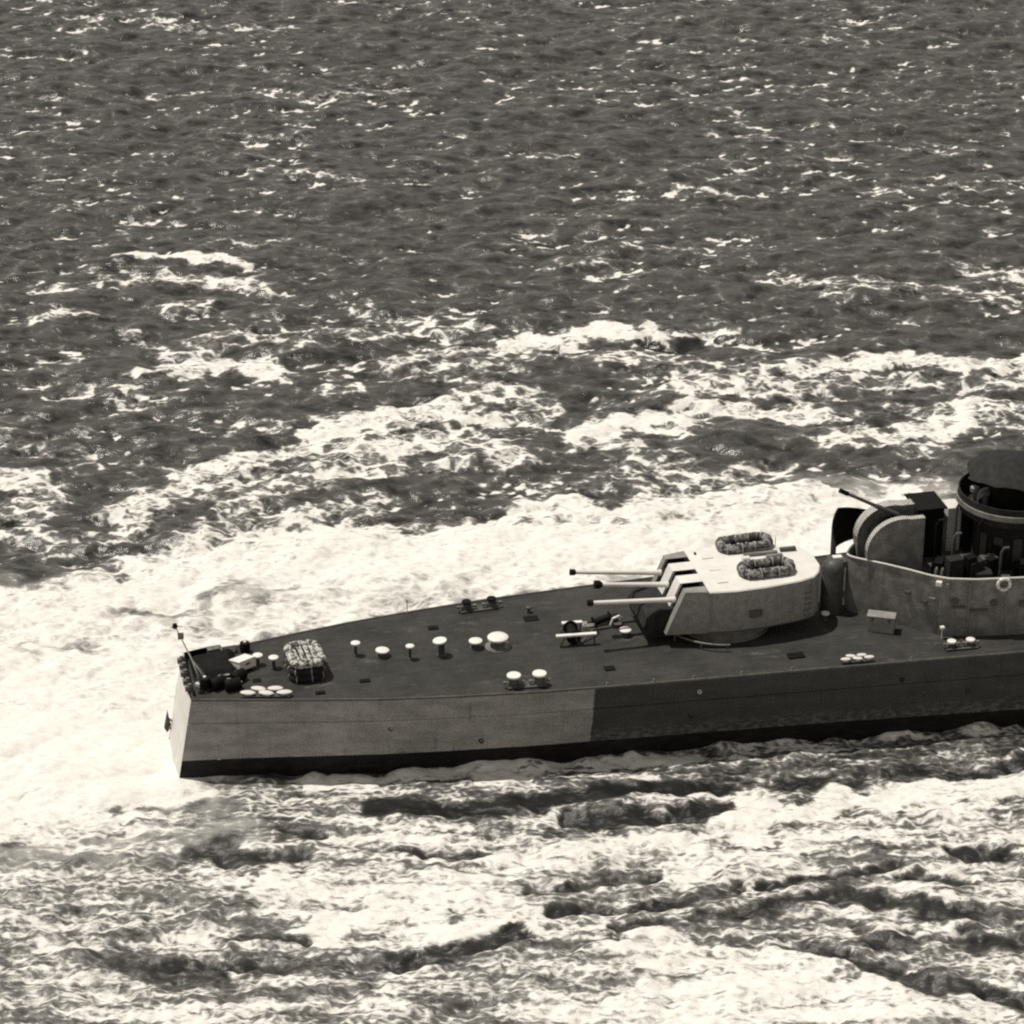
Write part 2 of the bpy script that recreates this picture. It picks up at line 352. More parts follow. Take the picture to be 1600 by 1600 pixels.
 (1,[(-22.8,109.3),(-18.5,109.1),(-14.3,110.1)],1.0,0.15),
 (1,[(0.0,103.8),(-2.7,101.7),(-6.4,100.8)],0.5,0.7),
 (1,[(11.2,107.3),(14.1,107.8),(17.1,109.1)],0.4,0.8),
 (1,[(11.9,102.6),(14.3,101.7),(16.0,100.1)],0.35,0.7),
 (1,[(2.2,107.3),(4.5,108.0),(6.2,108.3)],0.35,0.6),
 (1,[(-5.2,110.1),(-2.8,109.3),(-1.1,109.9)],0.3,0.6),
 (1,[(-12.3,103.1),(-10.1,103.6),(-8.7,103.1)],0.35,0.6),
 (1,[(4.4,103.6),(7.1,104.3),(8.6,105.0)],0.35,0.7),
 (1,[(8.1,169.7),(10.4,168.1),(11.3,169.7)],0.6,0.9),
 (1,[(-16.3,171.2),(-12.1,169.1),(-9.6,168.1)],0.6,0.5),
]

# ------------------------------------------------------------------ the sea: one sheet to the horizon, FFT swell plus the ship's own wash
def build_sea():
    rng = np.random.default_rng(11)
    dx = 0.15; nx, ny = 1024, 1344
    x0, y0 = -76.8, 70.0
    kx = 2 * np.pi * np.fft.fftfreq(nx, dx)[None, :]; ky = 2 * np.pi * np.fft.fftfreq(ny, dx)[:, None]
    kk = np.sqrt(kx ** 2 + ky ** 2); kk[0, 0] = 1e-6
    def field(spec):
        sp = (rng.normal(size=(ny, nx)) + 1j * rng.normal(size=(ny, nx))) * np.sqrt(spec)
        sp[0, 0] = 0
        return sp
    wd = R(-84); cosw = (kx * math.cos(wd) + ky * math.sin(wd)) / kk
    Lp = 9.0; kp = 2 * np.pi / Lp
    spec = np.exp(-1.0 * (kp / kk) ** 2) / kk ** 3.6 * (0.12 + np.abs(cosw) ** 3) * np.exp(-(kk * 0.07) ** 2)
    hk = field(spec)
    h = np.fft.ifft2(hk).real; sc = 0.165 / h.std(); h *= sc
    ch = 0.85
    gx = np.fft.ifft2(-1j * kx / kk * hk).real * sc * ch; gy = np.fft.ifft2(-1j * ky / kk * hk).real * sc * ch
    # fold of the choppy surface: breaking crests, and flecks standing in for glints
    jxx = np.gradient(gx, dx, axis=1); jyy = np.gradient(gy, dx, axis=0)
    fold = -(jxx + jyy); fold = fold / fold.std()
    tk = np.exp(-((2.2 / kk) ** 2)) / kk ** 2.7 * np.exp(-(kk * 0.06) ** 2)
    turb = np.fft.ifft2(field(tk)).real; turb /= turb.std()
    lowk = np.exp(-(kk * 3.2) ** 2 / 2); low = np.fft.ifft2(field(lowk)).real; low /= low.std()
    patch = np.exp(-(kk * 1.0) ** 2 / 2); patch = np.fft.ifft2(field(patch)).real; patch /= patch.std()
    wk = np.exp(-(kk * 0.35) ** 2 / 2) / (kk ** 1.6 + 0.05); w1 = np.fft.ifft2(field(wk)).real; w1 /= w1.std(); w2 = np.fft.ifft2(field(wk)).real; w2 /= w2.std()
    # mesh axes: fine where the picture looks, stretched towards the horizon elsewhere
    xi = np.arange(-56, 56.001, 0.125)
    ys = [84.0]
    while ys[-1] < 262: ys.append(ys[-1] + 0.085 * (ys[-1] / 100.0) ** 1.35)
    yi = np.array(ys)
    g = 0.3 * 1.22 ** np.arange(1, 46); g = np.cumsum(g); g = g[g < 14000]
    X = np.concatenate([xi[0] - g[::-1], xi, xi[-1] + g]); Y = np.concatenate([yi[0] - g[::-1], yi, yi[-1] + g])
    XX, YY = np.meshgrid(X, Y)
    def samp(a, px, py):
        fx = (px - x0) / dx; fy = (py - y0) / dx
        ix = np.floor(fx).astype(int); iy = np.floor(fy).astype(int); tx = fx - ix; ty = fy - iy
        ix0 = ix % nx; ix1 = (ix + 1) % nx; iy0 = iy % ny; iy1 = (iy + 1) % ny
        return (a[iy0, ix0] * (1 - tx) + a[iy0, ix1] * tx) * (1 - ty) + (a[iy1, ix0] * (1 - tx) + a[iy1, ix1] * tx) * ty
    fade = np.clip(1 - np.maximum(np.abs(XX) - 56, 0) / 60, 0, 1) * np.clip(1 - np.maximum(YY - 262, 0) / 60, 0, 1) * np.clip(1 - np.maximum(84 - YY, 0) / 40, 0, 1)
    H = samp(h, XX, YY); DX = samp(gx, XX, YY); DY = samp(gy, XX, YY); FO = samp(fold, XX, YY); TU = samp(turb, XX, YY)
    LO = samp(low, XX, YY); PA = samp(patch, XX, YY); W1 = samp(w1, XX, YY); W2 = samp(w2, XX, YY)
    # wash layout
    foam = np.zeros_like(XX); dark = np.zeros_like(XX); aer = np.zeros_like(XX)
    for kind, pts, r, d in FOAM:
        pa = np.array(pts); m = r * 1.6 + 1.2
        i0, i1 = np.searchsorted(X, [pa[:, 0].min() - m, pa[:, 0].max() + m]); j0, j1 = np.searchsorted(Y, [pa[:, 1].min() - m, pa[:, 1].max() + m])
        if i1 <= i0 or j1 <= j0: continue
        S_ = np.s_[j0:j1, i0:i1]
        wa = min(0.55, 0.32 * r)
        px = XX[S_] + W1[S_] * wa; py = YY[S_] + W2[S_] * wa
        dist = np.full(px.shape, 1e9)
        for (ax, ay), (bx, by) in zip(pts[:-1], pts[1:]):
            vx, vy = bx - ax, by - ay; L2 = vx * vx + vy * vy + 1e-9
            t = np.clip(((px - ax) * vx + (py - ay) * vy) / L2, 0, 1)
            dist = np.minimum(dist, np.hypot(px - ax - t * vx, py - ay - t * vy))
        q = np.clip((1.2 - dist / r) / 0.85, 0, 1); q = q * q * (3 - 2 * q) * d
        tgt = (foam, dark, aer)[kind]; tgt[S_] = np.maximum(tgt[S_], q)
    # the water on the camera's side of the ship is churned all over
    ax, ay = math.cos(R(12.5)), math.sin(R(12.5))
    al = (XX + 15.2) * ax + (YY - 118.2) * ay; ac = -(XX + 15.2) * ay + (YY - 118.2) * ax
    near = np.clip((-2.0 - ac) / 2.0, 0, 1) * np.clip((al + 45) / 25, 0, 1)
    near *= np.clip((ac + 60) / 25, 0, 1)
    foam = np.maximum(foam, near * (0.65 + 0.06 * PA))
    crest_glint = np.clip((FO - 0.85) * 0.95, 0, 1) * np.clip(0.62 + 0.45 * LO + 0.40 * PA, 0, 1.0) * 1.12  # whitecaps, boosted so the pale flecks also stand in for sun glints
    ambient = 0.0 + 0.10 * np.clip(LO * 0.7 + PA * 0.4, -0.5, 1.2)
    far = 1 - near
    foam = np.maximum(foam, 0) + crest_glint * (1 - np.clip(foam, 0, 1)) * (0.5 + 0.5 * far) + np.maximum(ambient, -0.03) * far * (foam < 0.95)
    dark = dark * np.clip(0.92 + 0.26 * PA + 0.20 * W1, 0.15, 1.0)  # troughs, with hull shade and reflection put into the water colour
    foam = foam * (1 - dark) + (-0.22) * dark
    aer = np.maximum(aer, 0.13 * (1 - 0.55 * near)) * (1 - 0.95 * dark)
    aer = np.maximum(aer, 0.55 * np.clip((foam - 0.62) / 0.4, 0, 1))
    churn = np.clip(np.maximum(foam, near * 0.8), 0, 1)
    Z = H * fade * (1 - 0.25 * near) + TU * (0.012 + 0.075 * churn * (1 - 0.6 * np.clip((foam - 0.6) * 2.5, 0, 1)) * (1 - 0.6 * aer)) * fade + np.clip(foam, 0, 1) * 0.10 * fade - dark * 0.22 * fade
    # heap of water against the quarter and behind the transom
    Z += 0.30 * np.exp(-((al + 5.0) / 3.5) ** 2 - (ac / 3.5) ** 2)
    Z += 0.18 * near * np.exp(-((ac + 7.0) / 1.6) ** 2)
    hb = np.interp(al, [0, 2.5, 5.5, 8.5, 11.5, 15.5, 20, 25, 30, 36, 44, 54, 66], [2.0, 2.4, 2.95, 3.4, 3.75, 4.1, 4.4, 4.7, 5.0, 5.5, 6.1, 6.7, 7.2])
    gap = np.abs(ac) - hb
    hull_band = np.clip(1 - np.maximum(np.abs(ac) - 7.0, 0) / 3.0, 0, 1) * np.clip((al + 6) / 6.0, 0, 1)
    Z = Z * (1 - 0.45 * hull_band)
    # water dragged up the plating, thrown higher here and there
    Z += (0.16 + 0.13 * PA + 0.10 * W1) * np.exp(-(np.maximum(gap, 0) / 0.55) ** 2) * np.clip((al - 0.5) / 3.0, 0, 1)
    PX = XX + DX * fade * (1 - 0.5 * near); PY = YY + DY * fade * (1 - 0.5 * near)
    rows, cols_ = XX.shape
    co = np.stack([PX, PY, Z], -1).reshape(-1, 3).astype(np.float32)
    idx = np.arange(rows * cols_).reshape(rows, cols_)
    q = np.stack([idx[:-1, :-1], idx[:-1, 1:], idx[1:, 1:], idx[1:, :-1]], -1).reshape(-1, 4).astype(np.int32)
    me = bpy.data.meshes.new('sea')
    me.vertices.add(len(co)); me.vertices.foreach_set('co', co.ravel())
    me.loops.add(q.size); me.loops.foreach_set('vertex_index', q.ravel())
    me.polygons.add(len(q)); me.polygons.foreach_set('loop_start', np.arange(0, q.size, 4, dtype=np.int32))
    me.polygons.foreach_set('loop_total', np.full(len(q), 4, dtype=np.int32))
    me.polygons.foreach_set('use_smooth', np.ones(len(q), dtype=bool))
    me.update(calc_edges=True)
    ca = me.attributes.new('foam', 'FLOAT_COLOR', 'POINT')
    rgba = np.stack([np.clip(foam, -0.5, 2), np.clip(aer, 0, 1), near, np.ones_like(foam)], -1).astype(np.float32)
    ca.data.foreach_set('color', rgba.ravel())
    me.materials.append(M['sea'])
    o = bpy.data.objects.new('sea', me); col.objects.link(o); o['kind'] = 'structure'
    o['label'] = 'dark choppy sea streaked with white wash and foam'
build_sea()

# ------------------------------------------------------------------ mesh helpers (each builds into a bmesh; obj() links it as one mesh)
def obj(name, bm, mat, parent=None, smooth=False, label=None):
    bmesh.ops.recalc_face_normals(bm, faces=bm.faces)
    me = bpy.data.meshes.new(name); bm.to_mesh(me); bm.free()
    if smooth:
        for p in me.polygons: p.use_smooth = True
        me.set_sharp_from_angle(angle=R(38))
    me.materials.append(M[mat] if isinstance(mat, str) else mat)
    o = bpy.data.objects.new(name, me); col.objects.link(o)
    if parent is not None: o.parent = parent
    if label: o['label'] = label
    return o
def B(): return bmesh.new()
def empty(name, loc=(0, 0, 0), rz=0, parent=None):
    o = bpy.data.objects.new(name, None); col.objects.link(o); o.location = loc; o.rotation_euler = (0, 0, rz); o.empty_display_size = 0.2
    if parent is not None: o.parent = parent
    return o
def tag(o, label, cat, group=None):
    o['label'] = label; o['category'] = cat
    if group: o['group'] = group
    return o
def quad(bm, vs):
    try: return bm.faces.new(vs)
    except ValueError: return None
def box(bm, x0, x1, y0, y1, z0, z1, bev=0.0, mtx=None):
    r = bmesh.ops.create_cube(bm, size=1.0)
    for v in r['verts']: v.co = Vector((x0 + (v.co.x + .5) * (x1 - x0), y0 + (v.co.y + .5) * (y1 - y0), z0 + (v.co.z + .5) * (z1 - z0)))
    vs = r['verts']
    if bev:
        es = list({e for v in vs for e in v.link_edges})
        rb = bmesh.ops.bevel(bm, geom=es, offset=bev, segments=2, affect='EDGES', profile=0.6); vs = list({v for f in rb['faces'] for v in f.verts} | {v for v in vs if v.is_valid})
    if mtx is not None:
        for v in vs: v.co = mtx @ v.co
    return vs
def lathe(bm, prof, n=20, c=(0, 0, 0), mtx=None):
    rings = []
    for r, z in prof:
        if r < 1e-5: rings.append([bm.verts.new((c[0], c[1], c[2] + z))])
        else: rings.append([bm.verts.new((c[0] + r * math.cos(2 * math.pi * i / n), c[1] + r * math.sin(2 * math.pi * i / n), c[2] + z)) for i in range(n)])
    for a, b in zip(rings[:-1], rings[1:]):
        for i in range(n):
            j = (i + 1) % n
            if len(a) == 1 and len(b) == 1: continue
            if len(a) == 1: quad(bm, (a[0], b[i], b[j]))
            elif len(b) == 1: quad(bm, (a[i], a[j], b[0]))
            else: quad(bm, (a[i], a[j], b[j], b[i]))
    if mtx is not None:
        for rg in rings:
            for v in rg: v.co = mtx @ v.co
def tube(bm, pts, rad, n=8, closed=False, caps=True):
    pts = [Vector(p) for p in pts]; m = len(pts)
    rads = rad if isinstance(rad, (list, tuple)) else [rad] * m
    rings = []; ref = None
    for i, p in enumerate(pts):
        a = pts[(i - 1) % m] if (closed or i > 0) else p; b = pts[(i + 1) % m] if (closed or i < m - 1) else p
        t = (b - a).normalized()
        if ref is None: ref = Vector((0, 0, 1)) if abs(t.z) < 0.9 else Vector((1, 0, 0))
        u = (ref - t * ref.dot(t)).normalized(); w = t.cross(u); ref = u
        rings.append([bm.verts.new(p + (u * math.cos(2 * math.pi * k / n) + w * math.sin(2 * math.pi * k / n)) * rads[i]) for k in range(n)])
    for i in range(m if closed else m - 1):
        a, b = rings[i], rings[(i + 1) % m]
        for k in range(n): quad(bm, (a[k], a[(k + 1) % n], b[(k + 1) % n], b[k]))
    if caps and not closed:
        quad(bm, rings[0]); quad(bm, rings[-1])
def prism(bm, poly, z0, z1):
    lo = [bm.verts.new((x, y, z0)) for x, y in poly]; hi = [bm.verts.new((x, y, z1)) for x, y in poly]
    n = len(poly)
    for i in range(n): quad(bm, (lo[i], lo[(i + 1) % n], hi[(i + 1) % n], hi[i]))
    quad(bm, lo); quad(bm, hi)
def prism_y(bm, poly, y0, y1):                      # polygon in XZ, extruded along Y
    lo = [bm.verts.new((x, y0, z)) for x, z in poly]; hi = [bm.verts.new((x, y1, z)) for x, z in poly]
    n = len(poly)
    for i in range(n): quad(bm, (lo[i], lo[(i + 1) % n], hi[(i + 1) % n], hi[i]))
    quad(bm, lo); quad(bm, hi)
def wall_strip(bm, path, z0, z1, th):                # thin upright plating along a plan path; z0,z1 numbers or per-point lists
    n = len(path); pts = [Vector((p[0], p[1], 0)) for p in path]
    out = []
    for i, p in enumerate(pts):
        t = (pts[min(i + 1, n - 1)] - pts[max(i - 1, 0)]).normalized(); nrm = Vector((t.y, -t.x, 0))
        a = z0[i] if isinstance(z0, list) else z0; b = z1[i] if isinstance(z1, list) else z1
        q = p - nrm * th
        out.append([bm.verts.new((p.x, p.y, a)), bm.verts.new((p.x, p.y, b)), bm.verts.new((q.x, q.y, b)), bm.verts.new((q.x, q.y, a))])
    for a, b in zip(out[:-1], out[1:]):
        for k in range(4): quad(bm, (a[k], a[(k + 1) % 4], b[(k + 1) % 4], b[k]))
    quad(bm, out[0]); quad(bm, out[-1])
def arc(cx, cy, r, a0, a1, n): return [(cx + r * math.cos(R(a0 + (a1 - a0) * i / (n - 1))), cy + r * math.sin(R(a0 + (a1 - a0) * i / (n - 1)))) for i in range(n)]

# ------------------------------------------------------------------ the warship: X runs forward from the transom, Y to its far side
SHIP_LOC = Vector((-15.2, 118.2, 0)); SHIP_YAW = R(12.5); DK = 4.3
SHIP_M = Matrix.Translation(SHIP_LOC) @ Matrix.Rotation(SHIP_YAW, 4, 'Z')
def on_ship(x, y, z): return SHIP_M @ Vector((x, y, z))
ship = empty('warship', SHIP_LOC, SHIP_YAW)
tag(ship, 'grey camouflaged warship seen from its transom stern, triple gun turret trained aft', 'warship')

HB = [(0, 2.05), (2.5, 2.62), (5.5, 3.28), (8.5, 3.88), (11.5, 4.33), (15.5, 4.78), (20, 5.08), (25, 5.33), (30, 5.55), (36, 5.85), (44, 6.3), (54, 6.9), (66, 7.4), (80, 7.4)]
def half(x):
    for (a, b), (c_, d) in zip(HB[:-1], HB[1:]):
        if x <= c_: return b + (d - b) * (x - a) / (c_ - a)
    return HB[-1][1]
XS = [0, 1, 2.5, 4, 5.5, 7, 8.5, 10, 11.5, 13.5, 15.5, 18, 20, 22.5, 25, 27.5, 30, 33, 36, 40, 44, 49, 54, 60, 66, 73, 80]
def stern_shift(z): return -0.78 * (DK - z) / DK        # the transom rakes aft towards the water
def flare(x, z): return 0.72 * max(0.0, math.sin(math.pi * min(1, max(0, x / 40)) ** 0.8)) * (DK - z) / DK   # the side tucks in towards the water
def side_loop(levels, sgn):
    return [[((x + stern_shift(z) * max(0, 1 - x / 3.0)), sgn * (half(x) * w + dy - flare(x, z)), z) for x in XS] for z, w, dy in levels]
bm = B()
# plating in three lapped strakes
LV = [(1.1, 0.985, 0.0), (1.95, 0.99, 0.0), (1.955, 0.99, 0.035), (3.05, 0.996, 0.035), (3.055, 0.996, 0.0), (DK, 1.0, 0.0)]
for sgn in (-1, 1):
    lp = side_loop(LV, sgn); vv = [[bm.verts.new(p) for p in row] for row in lp]
    for a, b in zip(vv[:-1], vv[1:]):
        for i in range(len(a) - 1): quad(bm, (a[i], a[i + 1], b[i + 1], b[i]))
obj('hull_plating', bm, 'hull', ship, label='hull side, pale grey aft with a dark camouflage panel forward')
bm = B()
for sgn in (-1, 1):
    lp = side_loop([(-2.5, 0.93, 0), (0, 0.975, 0.0), (1.095, 0.985, 0.012)], sgn); vv = [[bm.verts.new(p) for p in row] for row in lp]
    for a, b in zip(vv[:-1], vv[1:]):
        for i in range(len(a) - 1): quad(bm, (a[i], a[i + 1], b[i + 1], b[i]))
obj('boot_topping', bm, 'boot', ship, label='black band painted along the waterline')
bm = B()
rows = []
for z, w in ((-2.5, 0.93), (0, 0.975), (1.1, 0.985), (2.0, 0.99), (3.05, 0.996), (DK, 1.0)):
    hw = half(0) * w; xx = stern_shift(z)
    rows.append([bm.verts.new((xx - 0.10 * (1 - (y / hw) ** 2), y, z)) for y in [hw * t for t in (-1, -.8, -.5, -.2, .2, .5, .8, 1)]])
for a, b in zip(rows[:-1], rows[1:]):
    for i in range(7): quad(bm, (a[i], a[i + 1], b[i + 1], b[i]))
tr = obj('transom', bm, 'pale', ship, True, label='sunlit pale grey transom plate')  # paler than the hull side: sunlight is put into its colour
bm = B()
prism_y(bm, [(-.98, .72), (-.90, 1.1), (-.78, 1.65), (-.72, 1.2), (-.66, .9), (-.76, .62), (-.86, .5)], 1.80, 2.0)
tube(bm, [(-.6, 1.5, .8), (-.84, 1.88, .8)], 0.06); tube(bm, [(-.55, 1.5, 1.2), (-.76, 1.88, 1.2)], 0.05)
obj('anchor', bm, 'dark', ship, label='small dark stern anchor housed at the transom edge')
# deck with camber, edged by a waterway bar
bm = B(); rows = []
for x in XS:
    hb = half(x) - 0.02; rows.append([bm.verts.new((x + (0.02 if x == 0 else 0), hb * t, DK + 0.06 * (1 - t * t))) for t in (-1, -.75, -.4, 0, .4, .75, 1)])
for a, b in zip(rows[:-1], rows[1:]):
    for i in range(6): quad(bm, (a[i], b[i], b[i + 1], a[i + 1]))
deck = obj('weather_deck', bm, 'deck', ship, True)
for sgn in (-1, 1):
    bm = B(); wall_strip(bm, [(x, sgn * (half(x) + 0.012)) for x in (XS if sgn < 0 else XS[::-1])], DK - 0.05, DK + 0.035, 0.10)
    obj('deck_edge_bar', bm, 'dark', ship)
# butt straps over the plate joints, and the overboard discharges
for row, (za, zb) in enumerate(((1.14, 1.93), (1.97, 3.03), (3.07, 4.22))):
    for k in range(11):
        x = 2.2 + row * 1.3 + k * 3.7
        bm = B(); q = []
        for z in (za, zb):
            y = -(half(x) * (.985 + .015 * (z - 1.1) / 3.2) + (.035 if row == 1 else 0) - flare(x, z))
            q += [[bm.verts.new((x + dx_ + stern_shift(z) * max(0, 1 - x / 3.0), y + dy_, z)) for dx_, dy_ in ((-.05, .02), (-.05, -.014), (.05, -.014), (.05, .02))]]
        for i in range(4): quad(bm, (q[0][i], q[0][(i + 1) % 4], q[1][(i + 1) % 4], q[1][i]))
        quad(bm, q[0]); quad(bm, q[1]); obj('butt_strap', bm, 'hull', ship)
for x, z, r_ in ((9.0, 2.6, .12), (23.4, 3.6, .10), (23.1, 2.2, .14), (33.2, 3.3, .11), (36.5, 2.4, .13), (13.2, 1.6, .12)):
    y = -(half(x) * (.985 + .015 * (z - 1.1) / 3.2) - flare(x, z)); bm = B(); lathe(bm, [(0, -.02), (r_ * .7, -.02), (r_ * .7, .05), (r_, .06), (r_, -.03)], 16, mtx=Matrix.Rotation(R(90), 4, 'X')); o = obj('hull_discharge', bm, 'black' if x != 23.4 else 'white', ship, True); o.location = (x, y, z)
# deck scuttles and stain plates
for x, y, w, l in ((8.1, -2.1, .28, .5), (5.9, -2.75, .22, .45), (3.2, -1.0, .3, .4), (17.0, 2.2, .5, .7), (12.2, 2.3, .35, .5), (19.5, -3.4, .4, .5), (28.4, -4.1, .5, .8)):
    bm = B(); box(bm, x - l / 2, x + l / 2, y - w / 2, y + w / 2, DK + .02, DK + .10, .02); obj('deck_hatch', bm, 'black', ship)

# ---- mooring gear
def mushroom(x, y, h, capr, stem, mat='dark', capmat='white', tilt=0.0, flange=0.0, name='mushroom_ventilator'):  # sun on the cap and shade on the stem are in their colours
    z = DK + 0.055
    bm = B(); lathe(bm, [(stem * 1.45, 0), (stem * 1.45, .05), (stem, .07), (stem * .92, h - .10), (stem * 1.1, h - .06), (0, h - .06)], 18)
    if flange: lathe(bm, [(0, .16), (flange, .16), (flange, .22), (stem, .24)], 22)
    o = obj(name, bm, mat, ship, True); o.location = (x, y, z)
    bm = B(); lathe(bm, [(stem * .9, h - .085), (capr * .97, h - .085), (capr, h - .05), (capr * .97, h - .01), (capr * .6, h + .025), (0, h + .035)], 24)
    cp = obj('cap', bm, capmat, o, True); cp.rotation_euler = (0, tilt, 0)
    return o
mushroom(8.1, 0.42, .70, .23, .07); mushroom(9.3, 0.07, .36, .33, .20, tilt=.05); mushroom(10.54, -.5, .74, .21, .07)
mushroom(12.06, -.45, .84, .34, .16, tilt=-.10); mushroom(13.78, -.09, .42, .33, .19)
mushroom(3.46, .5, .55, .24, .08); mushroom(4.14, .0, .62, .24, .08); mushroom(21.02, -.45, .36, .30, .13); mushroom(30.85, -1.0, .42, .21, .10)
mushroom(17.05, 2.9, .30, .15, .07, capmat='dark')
# capstan
bm = B(); lathe(bm, [(.52, 0), (.52, .06), (.36, .09), (.25, .16), (.21, .30), (.26, .42), (0, .42)], 26)
for i in range(8):
    a = i * math.pi / 4; tube(bm, [(.34 * math.cos(a), .34 * math.sin(a), .09), (.25 * math.cos(a), .25 * math.sin(a), .40)], .03, 6)
cap = obj('capstan', bm, 'steel', ship, True); cap.location = (14.84, -.19, DK + .05)
bm = B(); lathe(bm, [(.24, .42), (.46, .425), (.50, .46), (.50, .54), (.46, .575), (.15, .60), (0, .60)], 30)
obj('drumhead', bm, 'white', cap, True)  # sun on its top is put into the white
bm = B(); lathe(bm, [(.62, 0), (.62, .035), (0, .035)], 30); o = obj('base_plate', bm, 'steel', cap, True)
def bitts(x, y, rz, sp=1.2, h=.62, capr=.34, pr=.23, capmat='white', name='mooring_bitts'):  # caps coloured as sunlit, posts coloured as shaded
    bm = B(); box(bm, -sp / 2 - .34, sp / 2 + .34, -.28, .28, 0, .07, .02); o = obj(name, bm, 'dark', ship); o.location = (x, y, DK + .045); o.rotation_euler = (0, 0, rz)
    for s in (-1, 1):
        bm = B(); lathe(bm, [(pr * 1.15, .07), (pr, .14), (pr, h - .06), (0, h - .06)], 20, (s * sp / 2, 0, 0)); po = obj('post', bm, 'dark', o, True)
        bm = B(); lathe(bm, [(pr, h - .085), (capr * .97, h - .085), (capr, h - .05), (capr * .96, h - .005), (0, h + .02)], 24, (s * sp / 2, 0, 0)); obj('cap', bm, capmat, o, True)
        for q in (-1, 1):
            bm = B(); tube(bm, [(s * sp / 2 + q * pr * .8, -.05, .24), (s * sp / 2 + q * (pr + .20), -.05, .24)], .07, 8); lathe(bm, [(0, .18), (.085, .18), (.085, .30), (0, .30)], 8, (s * sp / 2 + q * (pr + .20), -.05, 0)); obj('horn', bm, 'steel', o, True)
    return o
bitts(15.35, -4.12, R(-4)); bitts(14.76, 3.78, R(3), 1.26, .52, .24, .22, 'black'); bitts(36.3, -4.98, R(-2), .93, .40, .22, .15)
def fairlead(x, y, rz, k=1.0):
    bm = B(); pl_ = [(-1.15 * k, -.32 * k), (1.15 * k, -.32 * k), (.85 * k, .34 * k), (-.85 * k, .34 * k)]; prism(bm, pl_, 0, .07)
    o = obj('roller_fairlead', bm, 'dark', ship); o.location = (x, y, DK + .05); o.rotation_euler = (0, 0, rz)
    for i, (px, py) in enumerate(((-.84, -.16), (0, -.18), (.84, -.12), (-.38, .22), (.40, .24))):
        bm = B(); lathe(bm, [(.15 * k, .07), (.11 * k, .10), (.11 * k, .15), (.23 * k, .17), (.26 * k, .20), (.23 * k, .225), (0, .23)], 16)
        for v in bm.verts: v.co.x *= 1.4; v.co.y *= .72
        r_ = obj('roller', bm, 'pale', o, True); r_.rotation_euler = (0, 0, random.uniform(-.3, .3)); r_.location = (px * k, py * k, 0)
fairlead(3.45, -2.35, R(-12)); fairlead(31.05, -5.18, R(-3), .68); 

# ---- guard-rail stanchions that still stand along the deck edge
def stanchion(x, y, h):
    bm = B(); tube(bm, [(0, 0, 0), (0, 0, h)], .022, 6); lathe(bm, [(0, h - .02), (.05, h), (.05, h + .05), (0, h + .07)], 8); lathe(bm, [(.07, 0), (.07, .03), (.03, .05)], 8)
    o = obj('stanchion', bm, 'steel', ship, True); o.location = (x, y, DK + .02)
stanchion(11.28, half(11.28) - .1, .62)
for x in (19.0, 21.2, 23.1, 25.4, 27.8, 33.6): stanchion(x, -half(x) + .12, .10)

# ---- stern clutter
bm = B(); tube(bm, [(.63, -.41, DK), (.30, -.41, DK + 1.2), (-.38, -.41, DK + 3.0)], [.045, .04, .028], 8)
tube(bm, [(.30, -.41, DK + 1.2), (.95, -.15, DK + .05)], .022, 6); tube(bm, [(.30, -.41, DK + 1.2), (.95, -.7, DK + .05)], .022, 6)
st = obj('ensign_staff', bm, 'pale', ship, True, label='bare ensign staff leaning over the stern')
bm = B(); lathe(bm, [(0, 0), (.10, .02), (.13, .12), (.10, .24), (0, .27)], 12, (-.40, -.41, DK + 2.92)); obj('lamp', bm, 'black', st, True)
bm = B(); box(bm, -.30, -.02, -.47, -.35, DK + 2.35, DK + 2.66, .02); obj('bracket', bm, 'steel', st)
# low black bulwark and the rack at the far quarter
bm = B(); pth = [(2.4, half(2.4) - .16), (1.4, half(1.4) - .14), (.6, half(.6) - .14), (.15, 1.9), (.10, 1.0), (.10, 0), (.10, -1.0), (.15, -1.75)]
wall_strip(bm, pth, DK + .03, [DK + .30, DK + .36, DK + .36, DK + .36, DK + .34, DK + .32, DK + .3, DK + .28], .06); obj('stern_bulwark', bm, 'black', ship)
for x, y in ((.0, 1.5), (.02, .9), (.0, .2), (.02, -.6), (.05, -1.2)):
    bm = B(); box(bm, -.22, .12, -.12, .12, 0, .26, .04); lathe(bm, [(0, .26), (.10, .26), (.10, .34), (0, .36)], 10); o = obj('stern_chock', bm, 'steel', ship); o.location = (x, y, DK + .04)
# cable reel abaft the turret
rl = empty('cable_reel', (18.55, -.25, DK + .05), R(-4), ship)
for yy, L in ((-.62, 1.95), (.62, 1.0)):
    bm = B(); box(bm, -L / 2, L / 2, yy - .11, yy + .11, .52, .62, .02); obj('top_rail', bm, 'white', rl)
    off = -.3 if L > 1.5 else -.1
    for xa, xb in ((off - .45, off - .22), (off + .45, off + .22), (L / 2 - .1, L / 2 - .1)):
        bm = B(); tube(bm, [(xa, yy, 0), (xb, yy, .53)], .04, 6); obj('leg', bm, 'dark', rl, True)
bm = B(); lathe(bm, [(.10, -.52), (.36, -.52), (.36, -.46), (.24, -.44), (.24, .44), (.36, .46), (.36, .52), (0, .52)], 20, mtx=Matrix.Translation((-.1, 0, .38)) @ Matrix.Rotation(R(90), 4, 'X')); obj('drum', bm, 'black', rl, True)
bm = B(); tube(bm, [(.3, -.45, .05), (.9, .1, .35), (1.25, .45, .08)], .05, 6); tube(bm, [(.6, .5, .05), (1.0, .1, .42)], .05, 6); obj('brace', bm, 'dark', rl, True)
